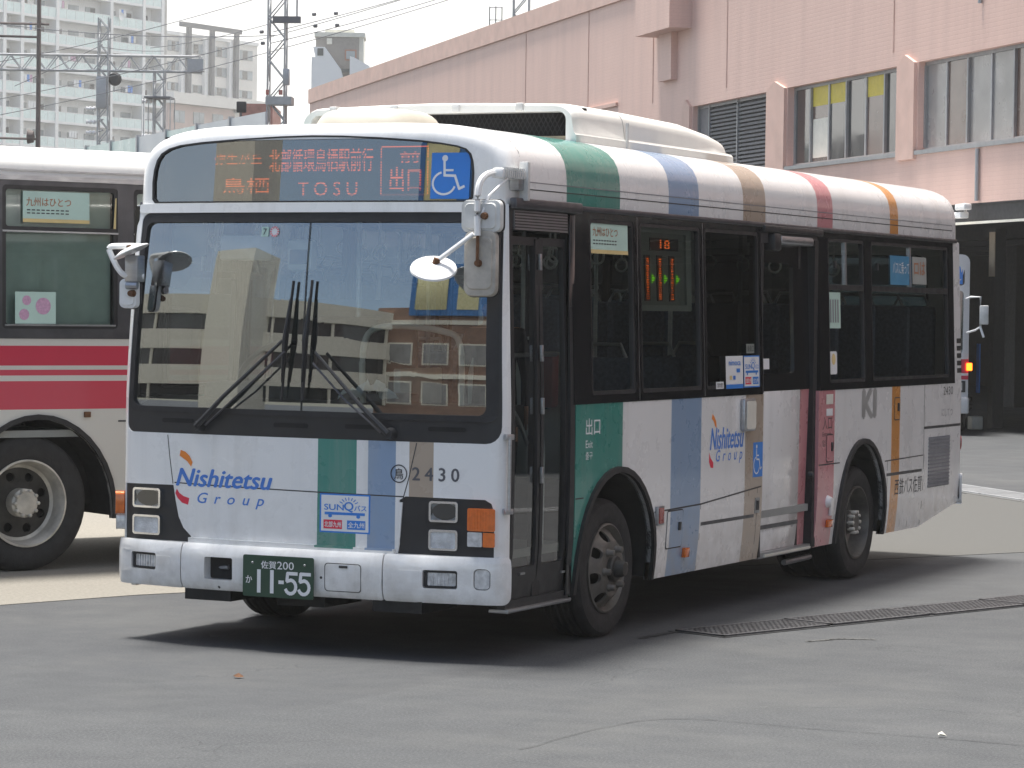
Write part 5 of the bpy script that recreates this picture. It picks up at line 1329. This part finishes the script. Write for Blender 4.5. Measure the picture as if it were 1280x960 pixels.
Bx('column', (1.1, .1, 0), (1.6, .6, 3.7), darkcol, dep); Bx('column', (1.3, 1.1, 0), (1.4, 1.2, 3.7), darkcol, dep)
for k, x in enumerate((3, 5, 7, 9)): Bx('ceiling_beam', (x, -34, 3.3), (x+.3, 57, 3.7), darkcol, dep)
def pane_bay(a, b, kind):
    Z0, Z1 = ZW0, ZW1; d = -.16
    fr = Bx('window', (-d-.03, a, Z0), (-d+.03, b, Z0+.05), winfr, dep)
    Bx('head_rail', (-d-.03, a, Z1-.06), (-d+.03, b, Z1), winfr, fr)
    Bx('sill', (-.05, a-.03, Z0-.07), (.12, b+.03, Z0-.001), winfr, fr)
    if kind == 'louver':
        edges = [a, a+(b-a)*.46, a+(b-a)*.84, b]
        for i, (p, q) in enumerate(zip(edges, edges[1:])):
            Bx('mullion', (-d-.05, p-.02, Z0), (-d+.04, p+.03, Z1), winfr, fr)
            if i == 2: Bx('blank_panel', (-d, p+.03, Z0+.05), (-d+.02, q, Z1-.06), mat('panel_grey', (.2, .2, .21), .5) if 'panel_grey' not in MT else MT['panel_grey'], fr); continue
            for k in range(17):
                z = Z0+.06+k*(Z1-Z0-.14)/17; Bx('louver_slat', (-d-.03, p+.03, z), (-d+.0, q-.02, z+.045), louv, fr)
            Bx('louver_back', (-d+.02, p, Z0), (-d+.03, q, Z1), darkcol, fr)
        Bx('mullion', (-d-.05, b-.05, Z0), (-d+.04, b, Z1), winfr, fr); return
    n = 6 if kind == 'a' else 5; e = [a+(b-a)*k/n for k in range(n+1)]
    for k in range(n+1): y = min(max(e[k], a+.03), b-.03); Bx('mullion', (-d-.05 if k % 2 else -d-.03, y-.03, Z0+.05), (-d+.03, y+.03, Z1-.06), winfr if k % 2 else lgrey, fr)
    for k in range(n):
        m_ = (bgl, bgl3, bgl)[k % 3] if kind == 'a' else (bgl3, bgl2, bgl2)[k % 3]
        Bx('pane', (-d, e[k]+.03, Z0+.05), (-d+.01, e[k+1]-.03, Z1-.06), m_, fr)
        if kind == 'a' and a > 3 and k in (1, 3, 4): Bx('window_blind', (-d-.004, e[k]+.04, Z1-.42), (-d-.001, e[k+1]-.04, Z1-.06), mat('blind_yellow', (.62, .50, .04), .5) if 'blind_yellow' not in MT else MT['blind_yellow'], fr)
        if kind == 'a' and a > 3 and k in (4,): Bx('paper_notice', (-d-.004, e[k]+.08, Z0+.12), (-d-.001, e[k+1]-.06, Z0+.85), cream, fr)
for a, b, k in bays: pane_bay(a, b, k)
pil = [(9.5, 10.5), (3.15, 3.92), (15.2, 15.7), (-2.25, -1.45), (-8.6, -7.9), (-15, -14.3), (-21.3, -20.6)]
for a, b in pil:
    bm = B(); 
    vs = [(-.06, a, 4.55), (-.06, b, 4.55), (-.06, b, 6.2), (-.06, (a+b)/2+.05, 6.36), (-.06, a, 6.2)]
    f = [bm.verts.new(v) for v in vs]; g = [bm.verts.new((0, v[1], v[2])) for v in vs]; bm.faces.new(f)
    for i in range(5): bm.faces.new((f[i], f[(i+1) % 5], g[(i+1) % 5], g[i]))
    finish(bm, 'pilaster', pinkt, dep)
bm = B(); box(bm, (-.50, 15.3, 7.86), (0, 17.7, 12)); finish(bm, 'projecting_box', pinkw, dep)
bm = B(); box(bm, (-.14, 16.25, 6.85), (0, 17.15, 7.86)); finish(bm, 'projecting_box', pinkw, dep)
Bx('ledge', (-.06, 20.5, 6.55), (0, 22.9, 6.63), pinkt, dep)
for t in (28.5, 22.9, 17.9, 13.0, 4.2): Bx('wall_joint', (-.012, t, 6.45), (0, t+.04, 8.93), mat('joint_pink', (.58, .39, .33), .7) if 'joint_pink' not in MT else MT['joint_pink'], dep)
for z0, z1 in ((6.95, 8.93), (3.75, 4.6)): Tb('conduit', [(-.04, .52, z0), (-.04, .52, z1)], .035, lgrey, dep)
cm = Bx('security_camera', (-.28, .62, 3.47), (-.12, 1.02, 3.57), white, dep, bev=.02); Bx('security_camera', (-.30, .42, 3.60), (-.16, .80, 3.70), white, dep, bev=.02); Tb('camera_mount', [(-.15, .7, 3.72), (-.15, .7, 3.55)], .03, white, cm)
v = Bx('sign_board', (1.45, 3.0, .68), (1.48, 3.16, 1.32), swhite, None); v.parent = None; v.matrix_world = Matrix.Translation((-5.5244, 31.7165, 0)) @ Matrix.Rotation(math.atan2(.656, .755), 4, 'Z'); tag(v, 'narrow white vertical sign standing in the dark depot bay', 'sign')
bm = B(); textbm(bm, '乗場案内', (3.03, .72, 3.13, 1.28), lambda u, z, w=0: Vector((1.45-w, 6.16-u, z)), w=.004, vertical=True); finish(bm, 'sign_text', ink, v)
v = Bx('banner', (.5, 1.50, .60), (.52, 1.62, 1.42), hblue, None); v.matrix_world = Matrix.Translation((-5.5244, 31.7165, 0)) @ Matrix.Rotation(math.atan2(.656, .755), 4, 'Z'); tag(v, 'slim blue banner hanging beside the distant bus', 'banner')
v = Bx('concrete_block', (.3, 1.3, 0), (.5, 1.5, .22), cream, None, bev=.02); v.matrix_world = Matrix.Translation((-5.5244, 31.7165, 0)) @ Matrix.Rotation(math.atan2(.656, .755), 4, 'Z'); tag(v, 'small pale block on the ground at the depot mouth', 'block')

# ================================================================== FAR LEFT BUILDINGS
ar = math.atan2(-.1010563, .99488)
ap = thing('apartment_building', 'tall white apartment block with pale green glass balconies', 'building', (-194.25, 288.895, 0), ar)
def AP(t, z, w=0.): return Vector((w, t, z))
cols = [-26, -19.6, -16.5, -10.2, -.1, 6.2, 9.9]
Bx('wall', (-12, -26.4, 0), (-1.6, 10.6, 47), aptw, ap)
for t in cols: Bx('column', (-1.6, t-.28, 0), (.12, t+.28, 47), aptw, ap)
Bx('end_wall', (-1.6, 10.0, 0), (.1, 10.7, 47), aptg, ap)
shared = {}
def share(key, fn):
    if key not in shared: shared[key] = fn(); return shared[key]
    c = shared[key].copy(); sc.collection.objects.link(c); return c
for k in range(-2, 7):
    zt = 24.8+3.1*k
    Bx('balcony_slab', (-1.6, -26.2, zt-1.45), (.05, 10.3, zt-1.15), aptw, ap)
    for i, (a, b) in enumerate(zip(cols, cols[1:])):
        o = Bx('balcony_rail', (-.02, a+.3, zt-1.15), (.04, b-.3, zt-.06), aptgl, ap); Bx('top_rail', (-.04, a+.3, zt-.06), (.06, b-.3, zt), aptw, o)
        n = max(1, int((b-a)/1.5))
        for j in range(1, n): Bx('rail_post', (.04, a+(b-a)*j/n-.03, zt-1.15), (.07, a+(b-a)*j/n+.03, zt-.06), aptw, o)
        L = b-a
        for j in range(max(1, int(L/3.1))):
            y = a+.8+j*3.1
            if y+1.9 > b-.3: continue
            wo = Bx('window', (-1.6, y, zt-1.1), (-1.55, y+1.9, zt+.85), winfr, ap); Bx('pane', (-1.55, y+.08, zt-1.0), (-1.53, y+.9, zt+.77), aptwin, wo); Bx('pane', (-1.55, y+1.0, zt-1.0), (-1.53, y+1.82, zt+.77), bgl if (i+j+k) % 3 == 0 else aptwin, wo)
rq = random.Random(11)
acb = None
for k in range(-1, 7):
    for i, (a, b) in enumerate(zip(cols, cols[1:])):
        if rq.random() < .75:
            t = rq.uniform(a+.6, b-1.2); z = 24.8+3.1*k
            c = Bx('outdoor_unit', (-1.5, t, z-1.14), (-1.1, t+.8, z-.5+.55), aptg, ap)
        if rq.random() < .45 and b-a > 3.5:
            t = rq.uniform(a+.8, b-2.2); z = 24.8+3.1*k
            for q in range(3): Bx('laundry', (-.5, t+q*.5, z+.15), (-.46, t+q*.5+.4, z+1.0), rq.choice([swhite, hblue, ppink, cream]) if q else swhite, ap)
bm = B(); lathe(bm, [(0, 0), (.35, .08), (.5, .22)], 16, M=Matrix.Translation((.25, 1.3, 37.2))); finish(bm, 'satellite_dish', aptw, ap)
b2 = thing('office_block', 'cream block with three dark steel frames on its facade', 'building', (-218.2, 349.7, -.478), ar); b2.scale = (1.25, 1.25, 1.25)
Bx('wall', (-12, -8, 0), (0, 9.6, 32.6), apt2, b2); Bx('roof_slab', (-12, -8, 32.6), (.2, 9.6, 33.0), aptw, b2)
for z0, z1 in ((30.75, 31.95), (28.45, 29.55), (26.25, 27.2)):
    for a, b in ((-7.5, -5.5), (-3.7, -.95), (.75, 3.6), (5.6, 8.6)):
        wo = Bx('window', (0, a, z0), (.05, b, z1), winfr, b2)
        n = 3
        for j in range(n): Bx('pane', (.05, a+(b-a)*j/n+.06, z0+.08), (.07, a+(b-a)*(j+1)/n-.06, z1-.08), bgl if j % 2 else aptwin, wo)
for t, zb in ((-4.45, 26), (-.1, 25), (4.55, 24.4)):
    Bx('steel_post', (.5, t-.3, zb), (.9, t+.3, 34.0), dgrey, b2); Bx('pilaster', (0, t+.35, zb), (.45, t+.95, 32.6), aptw, b2); Bx('pilaster', (0, t-1.0, zb), (.45, t-.35, 32.6), aptw, b2)
Bx('steel_beam', (.45, -6, 33.6), (.95, 5.3, 34.15), dgrey, b2)
Bx('terrace_band', (.0, -8, 24.75), (1.4, 9.6, 26.0), apt2, b2); Bx('lower_wall', (0, -8, 0), (.6, 4.5, 24.7), apt2p, b2)
for a in (-7, -3.4, .2): wo = Bx('window', (.6, a, 22.6), (.66, a+2, 24.0), winfr, b2); Bx('pane', (.66, a+.1, 22.7), (.68, a+.95, 23.9), aptwin, wo); Bx('pane', (.66, a+1.05, 22.7), (.68, a+1.9, 23.9), aptwin, wo)
bt = thing('stair_tower_building', 'small grey stair tower with white stair walls above the roofline', 'building', (-90.2, 160.9, 0), math.atan2(.456, .89))
Bx('wall', (-1.6, 0, 0), (1.35, 3, 20.25), greyb, bt); Bx('side_wall', (1.35, .1, 0), (1.65, 3, 20.45), creamcol if 0 else cream, bt); Bx('roof_slab', (-1.7, -.1, 20.25), (1.75, 3.1, 20.55), cream, bt); Bx('roof_curb', (-1.0, .6, 20.55), (1.0, 2.4, 20.8), cream, bt)
wo = Bx('window', (.38, -.04, 18.65), (1.18, 0, 19.4), mat('frame_orange', (.40, .20, .13), .6), bt); Bx('pane', (.48, -.06, 18.75), (1.08, -.04, 19.3), aptwin, wo)
Bx('vent_cover', (-.85, -.08, 19.75), (-.50, 0, 20.15), cream, bt)
def wedge(pts, y0, y1, m, par, name):
    bm = B(); a = [bm.verts.new((x, y0, z)) for x, z in pts]; b = [bm.verts.new((x, y1, z)) for x, z in pts]; bm.faces.new(a); bm.faces.new(b[::-1]); n = len(a)
    for i in range(n): bm.faces.new((a[i], a[(i+1) % n], b[(i+1) % n], b[i]))
    return finish(bm, name, m, par)
st = wedge([(-1.85, 15), (1.0, 15), (.15, 18.0), (-.95, 19.5), (-1.75, 19.5), (-1.6, 18.8), (-1.85, 18.8)], -.7, -.3, aptw, bt, 'stair_wall')
Bx('stair_window', (-1.45, -.74, 18.9), (-1.05, -.7, 19.4), bgl, st)
wedge([(.75, 17.0), (.75, 18.9), (1.0, 18.85), (2.1, 18.25), (2.1, 17.0)], -.6, -.3, aptw, bt, 'stair_wall'); Bx('stair_opening', (.2, -.5, 17.8), (.8, -.32, 18.05), bgl, bt)
o = Bx('red_brick_building', (-.5, 0, 0), (1.2, 6, 12.2), mat('red_brick', (.36, .14, .11), .7, var=.3, scale=3), None); o.location = (-69.75, 115.2, 0); o.rotation_euler = (0, 0, .46); tag(o, 'low red brick building glimpsed left of the lattice mast', 'building')
# noise barrier on the railway viaduct
vb = placed('noise_barrier', 'pale green translucent noise barrier along the railway viaduct', 'barrier', (-60, 75.2), (.737, -.676), z=0)
Bx('viaduct_edge', (-.6, 0, 0), (-.05, 45, 4.9), patch, vb)
for k in range(15):
    if k % 4 == 3 or k > 12 and k < 15: Bx('barrier_panel', (-.05, k*3+.06, 4.9), (.0, k*3+2.94, 6.4), barrg, vb)
    else:
        o = Bx('barrier_panel', (-.05, k*3+.06, 4.9), (.0, k*3+2.94, 6.4), barrg if k < 8 else barr, vb)
        if k < 8: Bx('barrier_window', (0, k*3+.5, 5.5), (.02, k*3+1.5, 6.1), barr, o); Bx('barrier_window', (0, k*3+1.7, 5.5), (.02, k*3+2.6, 6.1), barr, o)
    Bx('barrier_post', (-.08, k*3-.06, 4.9), (.05, k*3+.06, 6.45), lgrey, vb)
# lattice things
def lattice(name, label, p, z0, z1, wd, rz=.4, m=lgrey, step=None, cat='mast', r=.022):
    t = thing(name, label, cat, (p[0], p[1], z0), rz); h = z1-z0; step = step or wd*1.2; s_ = wd/2
    for x in (-s_, s_):
        for y in (-s_, s_): Tb('leg', [(x, y, 0), (x, y, h)], r*1.5, m, t, 5)
    n = int(h/step)
    bm = B()
    for k in range(n):
        a, b = k*h/n, (k+1)*h/n
        for (x0, y0, x1, y1) in ((-s_, -s_, s_, -s_), (-s_, s_, s_, s_), (-s_, -s_, -s_, s_), (s_, -s_, s_, s_)):
            tube(bm, [(x0, y0, a), (x1, y1, b)] if k % 2 else [(x1, y1, a), (x0, y0, b)], r, 4, cap=False)
    o = finish(bm, 'bracing', m, t); o['kind'] = 'stuff'; return t
mast = lattice('lattice_mast', 'tall steel lattice mast rising behind the roof of the big bus', (-37.9, 64.0), 0, 14.5, .52)
Bx('equipment_box', (.22, -.35, 8.65), (.42, -.15, 9.15), lgrey, mast, bev=.02); Bx('mast_platform', (-.30, -.4, 8.05), (.5, .3, 8.3), lgrey, mast)
Bx('signal_arm', (-.1, -.4, 10.55), (.75, -.2, 10.75), dgrey, mast); Bx('red_fitting', (-.3, -.35, 8.35), (-.2, -.28, 8.5), redl, mast); Bx('red_fitting', (.1, -.35, 8.35), (.22, -.28, 8.5), redl, mast)
Tb('side_rail', [(.62, -.2, 10.7), (.62, -.2, 14.4)], .03, lgrey, mast)
m2 = lattice('lattice_mast', 'short steel lattice mast standing above the pink depot roof', (-33.35, 71.8), 0, 14.5, .5)
fr = thing('roof_ladder_frame', 'small steel ladder frame left of the mast above the depot roof', 'ladder', (-34.1, 71.4, 10.75), .45)
for x in (-.18, .02, .22): Tb('rail', [(x, 0, 0), (x, 0, .95-.1*abs(x))], .02, dgrey, fr, 5)
for z in (.05, .5, .9): Tb('rung', [(-.18, 0, z), (.22, 0, z)], .015, dgrey, fr, 5)
Bx('platform', (-.2, -.1, -.05), (.45, .1, .02), dgrey, fr)
# gantry
g = placed('catenary_gantry', 'steel truss gantry carrying the overhead railway wires', 'gantry', (-64.5, 73.5), (.9, .43))
L_ = 15.3; 
for z in (10.62, 11.2): 
    for x in (-.22, .22): Tb('chord', [(x, 0, z), (x, L_, z)], .035, lgrey, g, 6)
bm = B(); n = 34
for k in range(n):
    a, b = L_*k/n, L_*(k+1)/n
    for x in (-.22, .22): tube(bm, [(x, a, 10.62 if k % 2 else 11.2), (x, b, 11.2 if k % 2 else 10.62)], .02, 4, cap=False)
o = finish(bm, 'bracing', lgrey, g); o['kind'] = 'stuff'
Bx('beam_end', (-.25, L_-.5, 10.65), (.25, L_+.1, 11.1), lgrey, g)
for i, (p_, lb_) in enumerate((((-53.97, 78.46), 'lattice railway post with insulators under the gantry, nearest the brown pole'), ((-52.1, 79.4), 'lattice railway post with a small cage at the right end of the gantry'))):
    t = lattice('catenary_post', lb_, p_, 0, 10.7 if i else 12.6, .38, m=lgrey, cat='post', r=.02)
    for z in ((8.3, 8.7, 9.2) if not i else (8.2, 9.5)):
        bm = B(); lathe(bm, [(0, -.22), (.09, -.2), (.05, -.12), (.10, -.05), (.05, .03), (.10, .1), (.05, .18), (0, .2)], 10, M=Matrix.Translation((-.45, 0, z))); finish(bm, 'insulator', white, t, True)
        Tb('insulator_arm', [(-.3, 0, z), (0, 0, z+.1)], .03, lgrey, t, 5)
    if i:
        for z in (8.1, 9.6): Bx('cage_ring', (-.5, -.5, z), (.5, .5, z+.06), dgrey, t)
        for x in (-.5, .5):
            for y in (-.5, .5): Tb('cage_bar', [(x, y, 8.1), (x, y, 9.6)], .02, lgrey, t, 5)
    else:
        Bx('transformer', (-.25, -.25, 9.2), (.15, .15, 10.4), lgrey, t, bev=.04)
bm = B(); lathe(bm, [(0, .12), (.2, .1), (.26, -.1), (.2, -.16), (0, -.16)], 16, M=Matrix.Translation((-53.6, 78.6, 10.32)) @ Matrix.Rotation(-1.3, 4, 'Z')); o = finish(bm, 'dark_loudspeaker', darkcol, None, True); tag(o, 'round dark loudspeaker hanging below the gantry', 'loudspeaker')
ep = thing('utility_pole', 'dark brown steel pole with crossarms at the left', 'pole', (-50.35, 69.1, 0), .45)
Tb('shaft', [(0, 0, 0), (0, 0, 13.5)], [.10, .07], polem, ep, 10)
for z, x0, x1 in ((11.42, -1.9, .35), (10.98, -1.9, 0), (7.5, -1.9, 0)): Tb('crossarm', [(x0, 0, z), (x1, 0, z-.03)], .045, polem, ep, 6)
bm = B(); lathe(bm, [(0, .15), (.2, .1), (.25, -.1), (0, -.15)], 14, M=Matrix.Translation((-.25, 0, 7.55))); finish(bm, 'lamp_bowl', polem, ep, True)
sl_ = thing('signal_light', 'small black signal on a short post above the barrier', 'signal', (-33.6, 54.8, 6.3), .5)
Tb('post', [(0, 0, 0), (0, 0, 1.0)], .03, dgrey, sl_, 6); Bx('signal_head', (-.12, -.1, .85), (.15, .1, 1.15), darkcol, sl_, bev=.03)
# wires
def wire(a, b, sag, label, r=.014):
    a, b = Vector(a), Vector(b); P = [a.lerp(b, k/16)-Vector((0, 0, sag*4*(k/16)*(1-k/16))) for k in range(17)]
    o = Tb('overhead_wire', P, r, dgrey, None, 5); tag(o, label, 'wire'); return o
WLS = ['topmost long overhead wire running from the left edge up past the tall mast', 'second long overhead wire just under the topmost one past the tall mast', 'overhead wire from the left edge to the upper part of the tall mast', 'overhead wire from the right gantry post across the cream block to the mast', 'short slanting overhead wire left of the gantry post', 'short overhead wire joining the two gantry posts', 'lower overhead wire leaving the tall mast towards the upper right', 'overhead wire between the brown pole and the tall mast', 'upper overhead wire leaving the tall mast towards the upper right']
for a, b, sg in [((-57.5, 76.7, 9.5), (-33.0, 66.5, 11.9), .25), ((-57.5, 76.7, 8.9), (-32.6, 66.7, 11.6), .25), ((-57.5, 76.7, 10.9), (-36.9, 64.5, 11.9), .2), ((-52.4, 79.2, 11.5), (-38, 64, 10.6), .1), ((-57, 77, 10.0), (-54, 78.4, 11.6), .02), ((-54, 78.4, 11.5), (-52, 79.5, 11.4), .05), ((-38.1, 63.9, 9.95), (-30.2, 67.8, 12.6), .12), ((-51.7, 68.4, 11.4), (-38, 64, 10.2), .2), ((-38, 63.9, 10.3), (-30.2, 67.8, 12.95), .12)]: wire(a, b, sg, WLS.pop(0))
for k, (x, y, z) in enumerate([(-38.34, 63.79, 10.3), (-38.3, 63.8, 9.95), (-36.9, 64.5, 10.86), (-36.85, 64.5, 10.5), (-36.3, 64.8, 10.9), (-36.25, 64.8, 10.53)]):
    bm = B(); lathe(bm, [(0, -.08), (.055, -.05), (.055, .05), (0, .08)], 10, M=Matrix.Translation((x, y, z))); o = finish(bm, 'insulator', dgrey, None, True); tag(o, ('upper insulator touching the left of the tall mast', 'lower insulator touching the left of the tall mast', 'upper insulator right of the tall mast', 'lower insulator right of the tall mast', 'upper insulator farthest right of the tall mast', 'lower insulator farthest right of the tall mast')[k], 'insulator', 'insulators on the overhead wires')

# ================================================================== BEHIND THE CAMERA (seen mirrored in the windscreen)
fc = mat('facade_cream', (.80, .77, .66), .7, var=.08); fb_ = mat('facade_brown', (.27, .16, .11), .7, var=.2, scale=2)
oc_ = thing('curved_office_building', 'cream curved office with ribbon windows, seen only mirrored in the windscreen', 'building', (0, 0, 0))
CX_, CY_, RR = -34, -48, 22
def OC(a, z, w=0.): return Vector((CX_+(RR+w)*cos(a), CY_+(RR+w)*sin(a), z))
def aband(a0, a1, z0, z1, w0, w1, m, par, name):
    bm = B(); n = 40
    q = [[bm.verts.new(OC(a0+(a1-a0)*k/n, z, w_)) for z, w_ in ((z0, w0), (z0, w1), (z1, w1), (z1, w0))] for k in range(n+1)]
    for a, b in zip(q, q[1:]):
        for i in range(4): bm.faces.new((a[i], b[i], b[(i+1) % 4], a[(i+1) % 4]))
    return finish(bm, name, m, par)
for k in range(3):
    aband(-.6, 2.6, 2.2+k*2.2, 3.4+k*2.2, -.3, .25, fc, oc_, 'floor_band'); w0 = aband(-.6, 2.6, 1.2+k*2.2, 2.2+k*2.2, -.3, -.1, bgl, oc_, 'ribbon_window')
    for j in range(18): a = -.55+j*.18; Bx('mullion', (a, 1.2+k*2.2, -.1), (a+.008, 2.2+k*2.2, .05), fc, w0, OC)
Bx('stair_tower', (-23.5, -31, 0), (-20.5, -28, 10.5), fc, oc_); 
bb = thing('brick_shop_building', 'brown brick building with a blue billboard, seen only mirrored in the windscreen', 'building', (-9.0, -36, 0), .15)
Bx('wall', (-7, -6, 0), (7, 0, 8.2), fb_, bb)
for z in (1.5, 4.2): 
    for k in range(5):
        wo = Bx('window', (-6+k*2.5, 0, z), (-4.2+k*2.5, .05, z+1.5), fc, bb); Bx('pane', (-5.9+k*2.5, .05, z+.1), (-4.3+k*2.5, .07, z+1.4), bgl2, wo)
Bx('floor_band', (-7, 0, 3.3), (7, .1, 3.6), fc, bb); Bx('roof_band', (-7, 0, 7.0), (7, .1, 7.3), fc, bb)
bl_ = Bx('billboard', (-4.5, .1, 7.6), (1.0, .3, 11.2), mat('billboard_blue', (.03, .17, .45), .5), bb); Bx('billboard_plate', (-4.1, .3, 8.0), (-1.9, .33, 10.4), mat('billboard_yellow', (.62, .58, .32), .5), bl_, bev=.05); Bx('billboard_plate', (-1.2, .3, 8.0), (.2, .33, 10.0), MT['billboard_yellow'], bl_)
pw = thing('striped_pole', 'yellow and black striped pole, seen only mirrored in the windscreen', 'pole', (-3.3, -20, 0))
for k in range(7): Tb('pole_band', [(0, 0, k*1.1), (0, 0, k*1.1+1.1)], .16, pyellow if k % 2 else blackp, pw, 12)
wb_ = thing('pale_hall', 'long pale hall, seen only mirrored in the windscreen', 'building', (-40, -16, 0), -.9)
Bx('wall', (-14, -5, 0), (14, 0, 6.5), mat('hall_pink', (.78, .66, .56), .7), wb_)
for k in range(7): wo = Bx('window', (-12+k*3.5, 0, 2.2), (-9.4+k*3.5, .05, 4.0), winfr, wb_); Bx('pane', (-11.9+k*3.5, .05, 2.3), (-9.5+k*3.5, .07, 3.9), bgl, wo)

# ================================================================== AIR
hz, nt, p = newmat('haze_air'); nt.nodes.remove(p)
pv = nt.nodes.new('ShaderNodeVolumePrincipled'); pv.inputs['Color'].default_value = (1, .99, .97, 1); pv.inputs['Density'].default_value = HAZE; pv.inputs['Anisotropy'].default_value = .3
nt.links.new(pv.outputs[0], nt.nodes['Material Output'].inputs['Volume'])
bm = B(); box(bm, (-420, -140, -1.5), (420, 720, 60)); o = finish(bm, 'haze', hz); o['kind'] = 'stuff';
